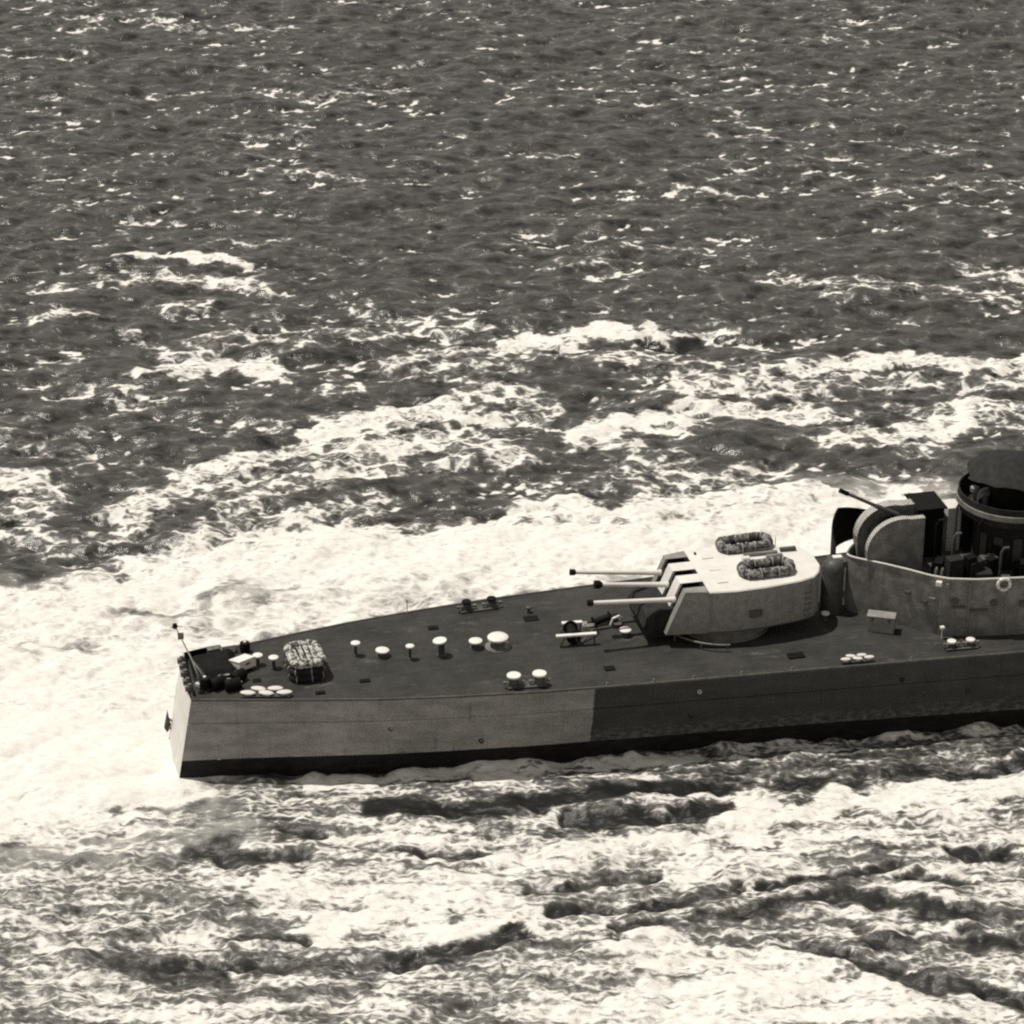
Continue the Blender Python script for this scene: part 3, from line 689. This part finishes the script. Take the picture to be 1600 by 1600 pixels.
# winch beside the reel
wn = empty('deck_winch', (20.4, .75, DK + .05), R(8), ship)
bm = B(); box(bm, -.7, .7, -.35, .35, 0, .12, .02); obj('bed', bm, 'dark', wn)
bm = B(); lathe(bm, [(0, -.45), (.28, -.45), (.28, -.40), (.17, -.38), (.17, .38), (.28, .40), (.28, .45), (0, .45)], 18, mtx=Matrix.Translation((-.25, 0, .38)) @ Matrix.Rotation(R(80), 4, 'Y')); obj('drum', bm, 'black', wn, True)
bm = B(); tube(bm, [(.1, -.25, .15), (.2, -.3, .5), (.5, -.3, .58), (.7, -.2, .40), (.72, 0, .2)], .06, 8); obj('handle', bm, 'white', wn, True)
bm = B(); box(bm, .15, .6, .0, .3, .12, .5, .04); obj('gear_case', bm, 'dark', wn)

# ---- triple gun turret trained aft
GB, GT = 5.02, 7.2
bm = B()
body = [(24.6, -2.23), (25.9, -2.36), (27.4, -2.28), (29.2, -2.0), (29.95, -1.72), (30.35, -1.25), (30.6, -.6)]
body = body + [(x, -y) for x, y in body[::-1]]
lo = [bm.verts.new((x, y, GB)) for x, y in body]; mi = [bm.verts.new((x, y, GT - .06)) for x, y in body]
cx_ = 27.4; hi = [bm.verts.new((x if x < 24.7 else cx_ + (x - cx_) * .985, y * .978, GT + .0)) for x, y in body]
ctr = bm.verts.new((27.2, 0, GT + .10)); ctr2 = bm.verts.new((24.6, 0, GT + .03)); n = len(body)
for i in range(n):
    j = (i + 1) % n
    if i == n - 1:      # the front wall, behind the black shade panels in the gun ports
        quad(bm, (lo[i], lo[j], mi[j], mi[i])); quad(bm, (mi[i], mi[j], hi[j], ctr2, hi[i])); quad(bm, (hi[j], ctr, ctr2)); quad(bm, (ctr2, ctr, hi[i])); continue
    quad(bm, (lo[i], lo[j], mi[j], mi[i])); quad(bm, (mi[i], mi[j], hi[j], hi[i])); quad(bm, (hi[i], hi[j], ctr))
quad(bm, lo)
rf = B(); tops = [f for f in bm.faces if f.calc_center_median().z > GT - .055]
vm = {}
for f in tops: quad(rf, [vm.setdefault(v, rf.verts.new(v.co)) if v not in vm else vm[v] for v in f.verts])
bmesh.ops.delete(bm, geom=tops, context='FACES_ONLY')
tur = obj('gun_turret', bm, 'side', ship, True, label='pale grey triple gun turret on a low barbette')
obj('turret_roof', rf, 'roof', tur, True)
def cheek(y0, y1, full):
    bm = B(); zb = GB if full else 5.95; xb = 22.6 if full else 22.98
    s0 = 2.0 / 2.23 if abs(y0) > 2.1 else 1; s1 = 2.0 / 2.23 if abs(y1) > 2.1 else 1
    a = [bm.verts.new(p) for p in ((xb, y0 * s0, zb), (23.5, y0 * s0, GT), (24.598, y0, GT + .001), (24.598, y0, zb))]
    b = [bm.verts.new(p) for p in ((xb, y1 * s1, zb), (23.5, y1 * s1, GT), (24.598, y1, GT + .001), (24.598, y1, zb))]
    quad(bm, a); quad(bm, b)
    for i in (0, 1, 3): quad(bm, (a[i], a[(i + 1) % 4], b[(i + 1) % 4], b[i]))
    obj('front_plate', bm, 'side' if full else 'roof', tur)  # shaded grey on the outer plates, sunlit grey between the ports
cheek(-2.23, -1.56, True); cheek(-1.06, -.25, False); cheek(.25, 1.06, False); cheek(1.56, 2.23, True)
bm = B(); prism_y(bm, [(21.75, 4.85), (21.62, 5.2), (21.85, 5.75), (22.5, 6.02), (24.55, 5.93), (24.55, 4.78), (22.2, 4.7)], -1.5, 1.5); bmesh.ops.subdivide_edges(bm, edges=bm.edges[:], cuts=3)
for v in bm.verts: v.co += Vector((random.uniform(-.05, .05), 0, random.uniform(-.05, .05)))
obj('canvas_apron', bm, 'canvas', tur, True)
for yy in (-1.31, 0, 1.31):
    bm = B(); box(bm, 24.40, 24.59, yy - .245, yy + .245, 5.92, GT - .015); obj('port_shade_back', bm, 'black', tur)
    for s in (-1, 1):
        bm = B(); prism_y(bm, [(23.12, 5.98), (23.62, GT - .02), (24.39, GT - .02), (24.39, 5.98)], yy + s * .225 - .012, yy + s * .225 + .012); obj('port_shade_panel', bm, 'black', tur)  # black panels paint in the shade of deep ports
for yy, xm, zm, L in ((-1.3, 18.95, 6.80, 0), (0, 19.6, 7.05, 1), (1.3, 18.72, 7.15, 0)):
    x1, z1 = 24.2, 6.42 + (0.1 if yy >= 0 else 0)
    d = Vector((xm - x1, 0, zm - z1)).normalized(); p0 = Vector((x1, yy, z1)); p1 = Vector((xm, yy, zm))
    bm = B(); LL = (p1 - p0).length
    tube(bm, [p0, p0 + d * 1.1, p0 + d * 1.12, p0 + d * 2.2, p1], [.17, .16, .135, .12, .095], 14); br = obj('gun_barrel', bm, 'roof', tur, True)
    bm = B(); tube(bm, [p1 - d * (.25 if not L else .36), p1 - d * .22, p1 + d * .02, p1 + d * .05], [.11, .15 if not L else .21, .155 if not L else .20, .06], 12); obj('muzzle_cover', bm, 'black', tur, True)
    bm = B(); tube(bm, [p0 + d * .25, p0 + d * .8, p0 + d * 1.0], [.235, .225, .17], 14); obj('blast_bag', bm, 'canvas', tur, True)
bm = B(); lathe(bm, [(2.28, 0), (2.28, .12), (2.18, .14), (2.18, .71), (0, .71)], 56, (26.0, 0, DK + .03)); obj('barbette', bm, 'grey', tur, True)
bm = B(); tube(bm, [(x, y, DK + .40) for x, y in arc(25.9, 0, 3.05, 150, 262, 26)], .045, 8)
for a_ in (152, 180, 208, 236, 260): tube(bm, [(25.9 + 3.05 * math.cos(R(a_)), 3.05 * math.sin(R(a_)), DK + .03), (25.9 + 3.05 * math.cos(R(a_)), 3.05 * math.sin(R(a_)), DK + .40)], .035, 6)
obj('guard_rail', bm, 'steel', tur, True)
# plate joints, rungs and an access hatch on the gunhouse
for i in (1, 2, 3):
    x, y = body[i]; bm = B(); box(bm, x - .03, x + .03, y - .012, y + .05, GB + .06, GT - .10); obj('joint_strip', bm, 'side', tur)
for k in range(6):
    bm = B(); z = GB + .25 + k * .3; tube(bm, [(29.45, -1.92, z), (29.47, -2.02, z), (29.78, -1.90, z), (29.76, -1.80, z)], .018, 5); obj('rung', bm, 'dark', tur, True)
for y in (-1.3, .0, 1.3):
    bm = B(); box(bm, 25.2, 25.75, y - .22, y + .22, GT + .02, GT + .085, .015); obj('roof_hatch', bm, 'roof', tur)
bm = B(); box(bm, 26.6, 27.2, -2.43, -2.32, 5.7, 6.05, .02); obj('sight_port', bm, 'dark', tur)
# roof fittings
for x0, x1, y0, y1, h, m_ in ((27.2, 28.9, .78, .98, .16, 'grey'), (27.5, 28.6, 1.16, 1.40, .14, 'dark'), (28.2, 29.0, .25, .50, .22, 'grey'), (29.1, 29.9, 1.0, 1.22, .15, 'dark'), (27.0, 27.4, .35, .65, .18, 'pale')):
    bm = B(); box(bm, x0, x1, y0, y1, GT + .04, GT + .06 + h, .03); obj('sighting_hood', bm, m_, tur)
bm = B(); tube(bm, [(29.0, 1.55, GT), (29.0, 1.55, GT + .62)], .025, 6); obj('aerial', bm, 'pale', tur)
bm = B(); lathe(bm, [(.0, 0), (.07, .02), (.07, .06), (0, .08)], 10, (25.0, 1.7, GT + .05)); obj('roof_bolt', bm, 'black', tur, True)
bm = B()
for z in (GB + .02,): tube(bm, [(x, y * 1.004, z) for x, y in body[:7]], .03, 6)
obj('skirt_bead', bm, 'dark', tur, True)

# ---- forward superstructure: a rounded deckhouse, the gun on its platform, the director tub; its shadow is put into dark paints
plan = [(32.15, 0.0), (32.22, -.25), (32.42, -.55), (32.8, -.95), (33.5, -1.6), (34.4, -2.45), (35.2, -3.2), (36.0, -3.7), (37.2, -4.05), (39.5, -4.35), (43, -4.7), (48, -5.0), (56, -5.2), (66, -5.2)]
ztop = [7.30, 7.31, 7.34, 7.38, 7.42, 7.44, 7.42, 7.40, 7.40, 7.40, 7.42, 7.45, 7.45, 7.45]
dh = empty('deckhouse', (0, 0, 0), 0, ship)
bm = B(); wall_strip(bm, plan, DK + .03, ztop, .07); obj('side_wall', bm, 'grey', dh, True)
plan2 = [(x, -y) for x, y in plan[::-1]]; bm = B(); wall_strip(bm, [p for p in plan2 if True], DK + .03, ztop[::-1], .07); obj('far_wall', bm, 'grey', dh, True)
bm = B(); tube(bm, [(x, y, z + .0) for (x, y), z in zip(plan, ztop)], .045, 8); obj('top_bead', bm, 'pale', dh, True)
bm = B(); inner = [(x + .03, y + .05) for x, y in plan if y < -.1]; inner = inner + [(x, -y) for x, y in inner[::-1]]; prism(bm, inner, 6.30, 6.38); obj('platform', bm, 'dark', dh)
# fittings on the wall face
def on_wall(s, z, out=0.0):
    d = 0
    for (a, b) in zip(plan[:-1], plan[1:]):
        L = math.hypot(b[0] - a[0], b[1] - a[1])
        if d + L >= s:
            t = (s - d) / L; tx, ty = (b[0] - a[0]) / L, (b[1] - a[1]) / L
            return Vector((a[0] + tx * L * t + ty * out, a[1] + ty * L * t - tx * out, z)), math.atan2(ty, tx)
        d += L
for s, z, w, h, d_, m_ in ((3.4, 6.25, .30, .16, .12, 'dark'), (4.3, 5.95, .22, .22, .10, 'dark'), (4.65, 6.22, .32, .12, .12, 'steel'), (5.9, 5.9, .7, .10, .10, 'dark'), (6.9, 5.75, .9, .10, .08, 'dark'), (4.95, 7.12, .28, .22, .24, 'white'), (5.35, 7.05, .16, .22, .14, 'steel'), (9.0, 6.0, .3, .3, .08, 'dark'), (10.2, 5.4, .25, .3, .08, 'dark')):
    p, a = on_wall(s, z, .002); bm = B(); box(bm, -w / 2, w / 2, -d_, 0, -h / 2, h / 2, .02); o = obj('wall_fitting', bm, m_, dh); o.location = p; o.rotation_euler = (0, 0, a)
for s, z in ((5.75, 6.2), (7.6, 6.1), (11.5, 6.2), (13.5, 6.2)):
    p, a = on_wall(s, z, .003); bm = B(); lathe(bm, [(0, 0), (.13, 0), (.13, .03), (.19, .04), (.19, 0), (.20, -.01)], 20, mtx=Matrix.Rotation(R(90), 4, 'X')); o = obj('scuttle', bm, 'dark', dh, True); o.location = p; o.rotation_euler = (0, 0, a)
for s in (4.9, 6.4, 8.2, 10.5):
    p, a = on_wall(s, DK, .01); bm = B(); box(bm, -.03, .03, -.05, 0, .05, 2.9); o = obj('stiffener', bm, 'grey', dh); o.location = p; o.rotation_euler = (0, 0, a)
bm = B(); p, a = on_wall(5.3, DK, .35); tube(bm, [(0, 0, 0), (0, 0, .55), (.06, 0, .62)], .03, 6); box(bm, -.1, .1, -.1, .1, .55, .68, .02); o = obj('bracket', bm, 'white', dh); o.location = p
# narrow bay behind the turret
bm = B(); lathe(bm, [(.55, 0), (.55, 2.3), (.45, 2.6), (.25, 2.75), (0, 2.78)], 20, (31.45, -.05, DK + .04)); obj('ventilator_trunk', bm, 'dark', dh, True)
bm = B(); box(bm, 31.35, 32.2, -.1, .75, 6.6, 6.95, .06); obj('ready_locker', bm, 'dark', dh)
bm = B(); box(bm, 31.5, 31.95, .05, .35, 6.96, 7.14, .03); obj('lid', bm, 'white', dh)

# gun in its open-backed shield
gm = empty('gun_mount', (34.4, 0, 6.38), 0, ship)
def shield(y0, y1):
    prof = [(1.22, .1)] + [(1.22, 3.0)] + [(.55 + 1.72 * math.cos(R(a_)) * 1.0 - .45, 1.45 + 1.60 * math.sin(R(a_))) for a_ in range(75, 181, 8)] + [(-1.52, .1)]
    bm = B(); prism_y(bm, prof, y0, y1); obj('shield', bm, 'grey', gm, True)
    yo = y0 if abs(y0) > abs(y1) else y1
    bm = B(); yy = (y0 - .02, y1 + .02); pts = prof[1:]
    for k, (a_, b_) in enumerate(zip(pts[:-1], pts[1:])):
        pass
    A = [[bm.verts.new((x + dx_, y, z + dz_)) for y in yy] for (x, z) in pts for dx_, dz_ in ((0, .012),)]
    for p_, q_ in zip(A[:-1], A[1:]): quad(bm, (p_[0], p_[1], q_[1], q_[0]))
    r_ = bmesh.ops.solidify(bm, geom=bm.faces[:], thickness=-.035); obj('lit_shield_rim', bm, 'roof', gm, True)  # sun highlight on the rim is put into its lighter grey
shield(-1.05, -.74); shield(.50, 1.05)
bm = B(); lathe(bm, [(1.15, 0), (1.15, .25), (.8, .35), (.7, 1.1), (0, 1.1)], 28); obj('pedestal', bm, 'dark', gm, True)
bm = B(); box(bm, -1.15, 1.1, -.70, .46, 1.1, 2.2, .25); box(bm, -.6, 1.1, -.68, .44, 2.0, 2.72, .2); obj('breech', bm, 'black', gm)
bm = B(); g0 = Vector((.2, 0, 2.75)); g1 = Vector((-2.8, 0, 4.38)); gd = (g1 - g0).normalized(); tube(bm, [g0, g0 + gd * 1.3, g0 + gd * 1.32, g1], [.14, .12, .095, .075], 12); obj('gun_barrel', bm, 'dark', gm, True)
bm = B(); tube(bm, [g1 - gd * .5, g1 - gd * .45, g1, g1 + gd * .03], [.09, .12, .12, .06], 12); obj('muzzle', bm, 'black', gm, True)
# splinter screen on the far side of the gun
bm = B(); scr = arc(34.2, .9, 2.45, 60, 185, 16); wall_strip(bm, scr, 6.38, [7.5 + .11 * i if i < 10 else 8.5 - .165 * (i - 9) for i in range(16)], .06); obj('splinter_screen', bm, 'black', ship, True)
bm = B(); box(bm, 35.9, 37.2, .5, 2.2, 6.38, 9.0, .05); sb = obj('blast_house', bm, 'black', ship)
bm = B(); box(bm, 35.75, 37.3, .4, 2.3, 9.0, 9.07); obj('roof_plate', bm, 'black', sb)
bm = B(); box(bm, 37.55, 38.25, .9, 1.9, 6.38, 8.75, .04); obj('side_locker', bm, 'pale', sb)
# director tub
TX, TY = 40.4, 0.0
tb = empty('director_tub', (TX, TY, 6.38), 0, ship)
bm = B(); lathe(bm, [(1.75, 0), (1.75, 2.1), (2.45, 2.6), (2.55, 2.66), (2.55, 2.95), (2.60, 3.0)], 64); lathe(bm, [(2.60, 3.0), (2.60, 3.60), (2.54, 3.60), (2.54, 2.62), (0, 2.62)], 64); obj('tub_wall', bm, 'canvas', tb, True)
bm = B(); lathe(bm, [(2.62, 2.98), (2.67, 3.0), (2.67, 3.26), (2.62, 3.28)], 64); obj('tub_band', bm, 'grey', tb, True)
for a_ in (205, 232, 262):
    bm = B(); x, y = 1.755 * math.cos(R(a_)), 1.755 * math.sin(R(a_)); box(bm, -.22, .22, -.07, 0, .5, 1.7, .02); o = obj('side_panel', bm, 'dark', tb); o.location = (x, y, 0); o.rotation_euler = (0, 0, R(a_ + 90))
bm = B(); lathe(bm, [(1.15, 2.62), (1.15, 4.4), (1.0, 4.6), (0, 4.65)], 32); obj('director', bm, 'black', tb, True)
for x, y, m_ in ((-1.75, .45, 'side'), (-1.35, .0, 'steel')):
    bm = B(); lathe(bm, [(.22, 0), (.22, .06), (.12, .1), (.12, .75), (.22, .8), (.22, 1.0), (.12, 1.05), (0, 1.05)], 14); o = obj('sight_stand', bm, m_, tb, True); o.location = (x, y, 2.62)
# pipes, lockers and ready-use racks crowding the platform round the tub's foot
rc = random.Random(21)
for k in range(20):
    x = 36.1 + rc.random() * 4.2; y = -1.0 - rc.random() * 1.9 - max(0, x - 38) * .25; h = rc.uniform(.45, 1.5); w = rc.uniform(.2, .45); d_ = rc.uniform(.2, .4)
    bm = B(); box(bm, -w, w, -d_, d_, 0, h, .04); box(bm, -w * .8, w * .8, -d_ - .03, -d_ + .002, h * .2, h * .85, .01); o = obj('ready_use_locker', bm, rc.choice(['black', 'black', 'black', 'canvas', 'dark']), ship); o.location = (x, y, 6.39); o.rotation_euler = (0, 0, rc.uniform(-.5, .5))
for x, y, h in ((36.4, -.6, 2.6), (37.0, -1.4, 2.2), (38.2, -1.6, 2.9), (39.0, -2.6, 1.8), (37.7, .2, 3.0)):
    bm = B(); tube(bm, [(0, 0, 0), (0, 0, h - .3), (.12, 0, h - .05), (.35, -.1, h)], .07, 8); o = obj('pipe', bm, rc.choice(['dark', 'dark', 'black']), ship, True); o.location = (x, y, 6.39)
bm = B(); box(bm, 38.4, 39.1, .7, 1.5, 6.39, 8.6, .05); obj('ready_use_locker', bm, 'black', ship)
for k in range(5):
    bm = B(); lathe(bm, [(0, 0), (.10, 0), (.10, .62), (.06, .72), (0, .8)], 12); o = obj('shell_case', bm, 'steel', ship, True); o.location = (36.0 + .26 * k, -2.0 - .12 * k, 6.39)
# block behind the tub, out of the frame, so the ship goes on
bm = B(); box(bm, 45, 58, -4.0, 4.0, 6.38, 11.5, .1); obj('bridge_block', bm, 'grey', ship)
# deck-edge items on the platform
bm = B(); box(bm, 37.9, 38.9, -2.35, -2.15, 6.4, 6.62, .03); obj('gangplank', bm, 'white', ship)
bm = B(); box(bm, 37.2, 37.8, -2.3, -1.7, 6.38, 6.9, .05); obj('ammunition_locker', bm, 'dark', ship)

# ------------------------------------------------------------------ loose things
def rounded(L, W, r, n=6):
    pts = []
    for cx, cy, a0 in ((L / 2 - r, W / 2 - r, 0), (-L / 2 + r, W / 2 - r, 90), (-L / 2 + r, -W / 2 + r, 180), (L / 2 - r, -W / 2 + r, 270)):
        for i in range(n + 1): a_ = R(a0 + 90 * i / n); pts.append((cx + r * math.cos(a_), cy + r * math.sin(a_)))
    return pts
def raft(L, W, rad, r, mat, label, group, loc, rz, slats=5, slatmat='steel'):
    e = empty('life_raft', loc, rz); tag(e, label, 'life raft', group)
    bm = B(); base = rounded(L - 2 * rad, W - 2 * rad, r); dense = []
    for i in range(len(base)):
        a, b = base[i], base[(i + 1) % len(base)]; m = max(1, int(math.hypot(b[0] - a[0], b[1] - a[1]) / .16))
        dense += [(a[0] + (b[0] - a[0]) * k / m, a[1] + (b[1] - a[1]) * k / m) for k in range(m)]
    tube(bm, [(x, y, rad) for x, y in dense], [rad * (1 + .05 * random.uniform(-1, 1)) for _ in dense], 12, closed=True); obj('float_ring', bm, mat, e, True)
    n_ = len(dense)
    for k in range(10):
        i = int(k * n_ / 10); p = Vector((*dense[i], rad)); q = Vector((*dense[(i + 1) % n_], rad)); t = (q - p).normalized(); u = Vector((0, 0, 1)); w = t.cross(u)
        bm = B(); tube(bm, [p + (u * math.cos(a_) + w * math.sin(a_)) * rad * 1.06 for a_ in [2 * math.pi * j / 14 for j in range(14)]], .028, 6, closed=True); obj('lashing', bm, 'rope' if mat != 'floatpale' else 'dark', e, True)
    for k in range(slats):
        x = (-.5 + (k + .5) / slats) * (L - 3 * rad); bm = B(); sw = (L - 3 * rad) / slats * random.uniform(.30, .46); box(bm, x - sw, x + sw, -(W / 2 - rad * 1.6), W / 2 - rad * 1.6, rad * (.85 if mat == 'floatpale' else .30), rad * (1.05 if mat == 'floatpale' else .45)); obj('slat', bm, slatmat, e)
    return e
raft(2.85, 1.45, .22, .40, 'float', 'mottled oval life raft on the turret roof, on its far edge', 'life rafts on the turret roof', on_ship(27.55, 1.95, GT + .03), SHIP_YAW + R(3), 5, 'black')  # black slats: shade of the raft's hollow put into their colour
raft(2.85, 1.45, .225, .40, 'float', 'mottled oval life raft on the turret roof, on the same side as the climbing rungs', 'life rafts on the turret roof', on_ship(27.8, -.85, GT + .04), SHIP_YAW + R(2), 5, 'black')
for k, (m_, lb, r_) in enumerate((('canvas', 'shade-darkened life raft at the bottom of the pile on the quarterdeck', .20), ('canvas', 'shade-darkened life raft in the middle of the pile on the quarterdeck', .18), ('floatpale', 'pale patched life raft lying on top of the pile on the quarterdeck', .19))):
    raft(1.75, 2.35, r_, .35, m_, lb, 'life rafts piled on the quarterdeck', on_ship(5.5 + .02 * k, -.58, DK + .05 + .365 * k), SHIP_YAW + R((2, -1, 3)[k]), 4, 'steel' if m_ == 'canvas' else 'floatpale')  # lower rafts: shade on the pile's side put into their dark colour
# life ring on the deckhouse wall
p, a = on_wall(8.0, 7.12, .09); rg = empty('life_ring', SHIP_M @ p, SHIP_YAW + a); tag(rg, 'white life ring hanging on the curved deckhouse wall', 'life ring')
bm = B(); tube(bm, [(.29 * math.cos(2 * math.pi * i / 32), 0, .29 * math.sin(2 * math.pi * i / 32)) for i in range(32)], .085, 10, closed=True); obj('ring', bm, 'white', rg, True)
for i in range(4):
    a_ = math.pi / 4 + i * math.pi / 2; bm = B(); c0 = Vector((.29 * math.cos(a_), 0, .29 * math.sin(a_))); u = Vector((math.cos(a_), 0, math.sin(a_))); w = Vector((0, 1, 0))
    tube(bm, [c0 + (u * math.cos(t) + w * math.sin(t)) * .092 for t in [2 * math.pi * j / 12 for j in range(12)]], .016, 6, closed=True); obj('band', bm, 'steel', rg, True)
# locker on deck below the wall
lk = empty('deck_locker', on_ship(33.15, -2.55, DK + .05), SHIP_YAW + R(-26)); tag(lk, 'grey deck locker with sunlit lid standing below the curved deckhouse wall', 'locker')
bm = B(); box(bm, -.64, .64, -.30, .30, 0, .80, .03); obj('chest', bm, 'side', lk)
bm = B(); box(bm, -.68, .68, -.34, .34, .805, .88, .03); obj('lid', bm, 'side', lk)
for x in (-.4, .4):
    bm = B(); box(bm, x - .04, x + .04, -.36, -.305, .64, .80); obj('hasp', bm, 'dark', lk)
# white box at the stern, tipped
wb = empty('crate', on_ship(2.75, .25, DK + .06), SHIP_YAW + R(28)); tag(wb, 'white tipped box on the stern deck beside the black canvas', 'box')
bm = B(); mt = Matrix.Translation((0, 0, .08)) @ Matrix.Rotation(R(-14), 4, 'X'); box(bm, -.45, .45, -.42, .42, 0, .42, .03, mt); obj('case', bm, 'white', wb)
bm = B(); box(bm, -.47, .47, -.44, .44, .425, .47, .01, mt); obj('lid', bm, 'white', wb)
bm = B(); box(bm, -.12, .12, -.455, -.44, .22, .30, .0, mt); obj('handle', bm, 'dark', wb)
# boxes on the far stern edge
def sbox(x, y, lx, ly, h, m_, name, label, cat, rz=0):
    e = empty(name, on_ship(x, y, DK + .06), SHIP_YAW + R(rz)); tag(e, label, cat)
    bm = B(); box(bm, -lx / 2, lx / 2, -ly / 2, ly / 2, 0, h, .03); obj('case', bm, m_, e)
    bm = B(); box(bm, -lx / 2 - .02, lx / 2 + .02, -ly / 2 - .02, ly / 2 + .02, h + .002, h + .05, .01); obj('lid', bm, m_, e)
sbox(1.55, 2.0, .55, .35, .30, 'steel', 'crate', 'grey box on the far stern edge beside the white one', 'box', 10)
sbox(2.25, 2.12, .65, .40, .36, 'white', 'crate', 'white upright box standing on the far stern edge', 'box', 6)
# smoke-float drums in the dark heap
def drum(x, y, rz, lab, up=False, m_='black', r_=.27, L=.75):
    e = empty('smoke_float', on_ship(x, y, DK + .06), SHIP_YAW + R(rz)); tag(e, lab, 'drum', 'drums on the stern deck')
    mt = Matrix.Identity(4) if up else Matrix.Translation((-L / 2, 0, r_)) @ Matrix.Rotation(R(90), 4, 'Y')
    bm = B(); lathe(bm, [(0, 0), (r_ * .96, 0), (r_, .03), (r_, L * .33), (r_ * 1.05, L * .35), (r_, L * .37), (r_, L * .66), (r_ * 1.05, L * .68), (r_, L * .70), (r_, L - .03), (r_ * .96, L), (0, L)], 20, mtx=mt); obj('shell', bm, m_, e, True)
    bm = B(); lathe(bm, [(.0, L), (.07, L), (.07, L + .07), (0, L + .07)], 10, mtx=mt); obj('plug', bm, 'white', e, True)
drum(3.05, 1.98, 0, 'black upright drum on the far stern edge beside the white upright box', True, r_=.24, L=.45)
drum(1.35, -1.25, 30, 'black drum lying near the foot of the ensign staff', False)
drum(2.0, -1.55, 12, 'black drum lying nearest the white roller fairlead', False)
drum(2.35, -.85, 40, 'black drum lying against the tipped white box', False)
drum(.75, -1.25, 0, 'black upright drum on the corner of the stern', True, r_=.25, L=.6)
# black canvas over the stern gear, deep shade put into its colour
bm = B(); nx_, ny_ = 26, 18; rng = random.Random(3); vv = []
for i in range(nx_):
    row = []
    for j in range(ny_):
        u, v = i / (nx_ - 1), j / (ny_ - 1); x = .35 + u * 2.15; y = -.35 + v * (half(x) - .45 + .35)
        e_ = min(u, 1 - u, v, 1 - v); h = .34 * min(1, e_ * 7) + .05 * math.sin(7 * u + 3 * v) * math.cos(9 * v) * min(1, e_ * 8) + .02 * rng.random()
        row.append(bm.verts.new((x, y, DK + .075 + max(0, h))))
    vv.append(row)
for i in range(nx_ - 1):
    for j in range(ny_ - 1): quad(bm, (vv[i][j], vv[i + 1][j], vv[i + 1][j + 1], vv[i][j + 1]))
o = obj('canvas_sheet', bm, 'black', None, True); o.matrix_world = SHIP_M; tag(o, 'black canvas sheet over stern gear, deep shade put into its colour', 'tarpaulin')
# stern gear bolted or shackled to the deck
rs = random.Random(9)
for k in range(12):
    x = rs.uniform(.35, 2.6); y = rs.uniform(-1.75, -.45) if k < 9 else rs.uniform(-.4, .2); s_ = rs.uniform(.07, .17)
    bm = B(); box(bm, -s_ * 1.5, s_ * 1.5, -s_, s_, 0, s_ * rs.uniform(.8, 2.2), .02); tube(bm, [(-s_, 0, .02), (0, s_ * .6, s_ * 2.6), (s_ * 1.3, 0, .02)], .03, 6)
    o = obj('deck_cleat', bm, rs.choice(['black', 'dark', 'steel', 'pale', 'black']), ship, True); o.location = (x, y, DK + .05); o.rotation_euler = (0, 0, rs.uniform(0, 3.1))
bm = B(); pr = Vector((.5, -1.5, .05))
for k in range(46):
    pr = Vector((.45 + 1.9 * k / 46 + .15 * math.sin(k * .9), -1.62 + .012 * k + .12 * math.sin(k * .7), .06 + .05 * abs(math.sin(k * .55)))); ax_ = k % 2
    L_ = [(pr.x + .075 * math.cos(2 * math.pi * j / 10), pr.y + (.045 * math.sin(2 * math.pi * j / 10) if ax_ else 0), pr.z + (0 if ax_ else .045 * math.sin(2 * math.pi * j / 10))) for j in range(10)]
    tube(bm, L_, .02, 5, closed=True)
o = obj('anchor_chain', bm, 'black', ship, True); o.location = (0, 0, DK + .05); o['kind'] = 'stuff'
# rope heap
def coil(x, y, r_, turns, lab, m_='rope'):
    bm = B(); n_ = turns * 20; pts = []
    for i in range(n_):
        t = i / 20; rr = r_ * (.55 + .45 * abs(math.sin(t * 1.7 + .4))); a_ = 2 * math.pi * t
        pts.append((rr * math.cos(a_) + .04 * math.sin(5 * a_), rr * math.sin(a_), .05 + .055 * t + .02 * math.sin(3 * a_)))
    tube(bm, pts, .045, 6); o = obj('rope_coil', bm, m_, None, True); o.location = on_ship(x, y, DK + .05); o.rotation_euler = (0, 0, SHIP_YAW); tag(o, lab, 'rope')
coil(1.75, -.75, .36, 4, 'pale coil of rope among the black drums at the stern')
coil(19.55, .75, .30, 4, 'small pale coil of rope between the cable reel and the deck winch')
# canvas hood over the director
bm = B(); segs = 40; rings = []
rg2 = random.Random(5); ph = [rg2.uniform(0, 6.28) for _ in range(5)]
for k in range(10):
    t = k / 9; row = []
    for i in range(segs):
        a_ = 2 * math.pi * i / segs; fold_ = .10 * math.sin(9 * a_ + ph[0]) * t + .05 * math.sin(17 * a_ + ph[1]) * t
        rr = .12 + (2.2 + fold_) * t; row.append(bm.verts.new((rr * math.cos(a_), rr * math.sin(a_), 1.25 - .55 * t - .55 * t * t * (.75 + .25 * math.sin(3 * a_ + ph[2])))))
    rings.append(row)
for a_, b_ in zip(rings[:-1], rings[1:]):
    for i in range(segs): quad(bm, (a_[i], a_[(i + 1) % segs], b_[(i + 1) % segs], b_[i]))
quad(bm, rings[0])
o = obj('canvas_hood', bm, 'canvas', None, True); o.location = on_ship(TX + .1, TY, 6.38 + 4.2); o.rotation_euler = (0, 0, SHIP_YAW); tag(o, 'dark folded canvas hood covering the director inside the round tub', 'canvas cover')
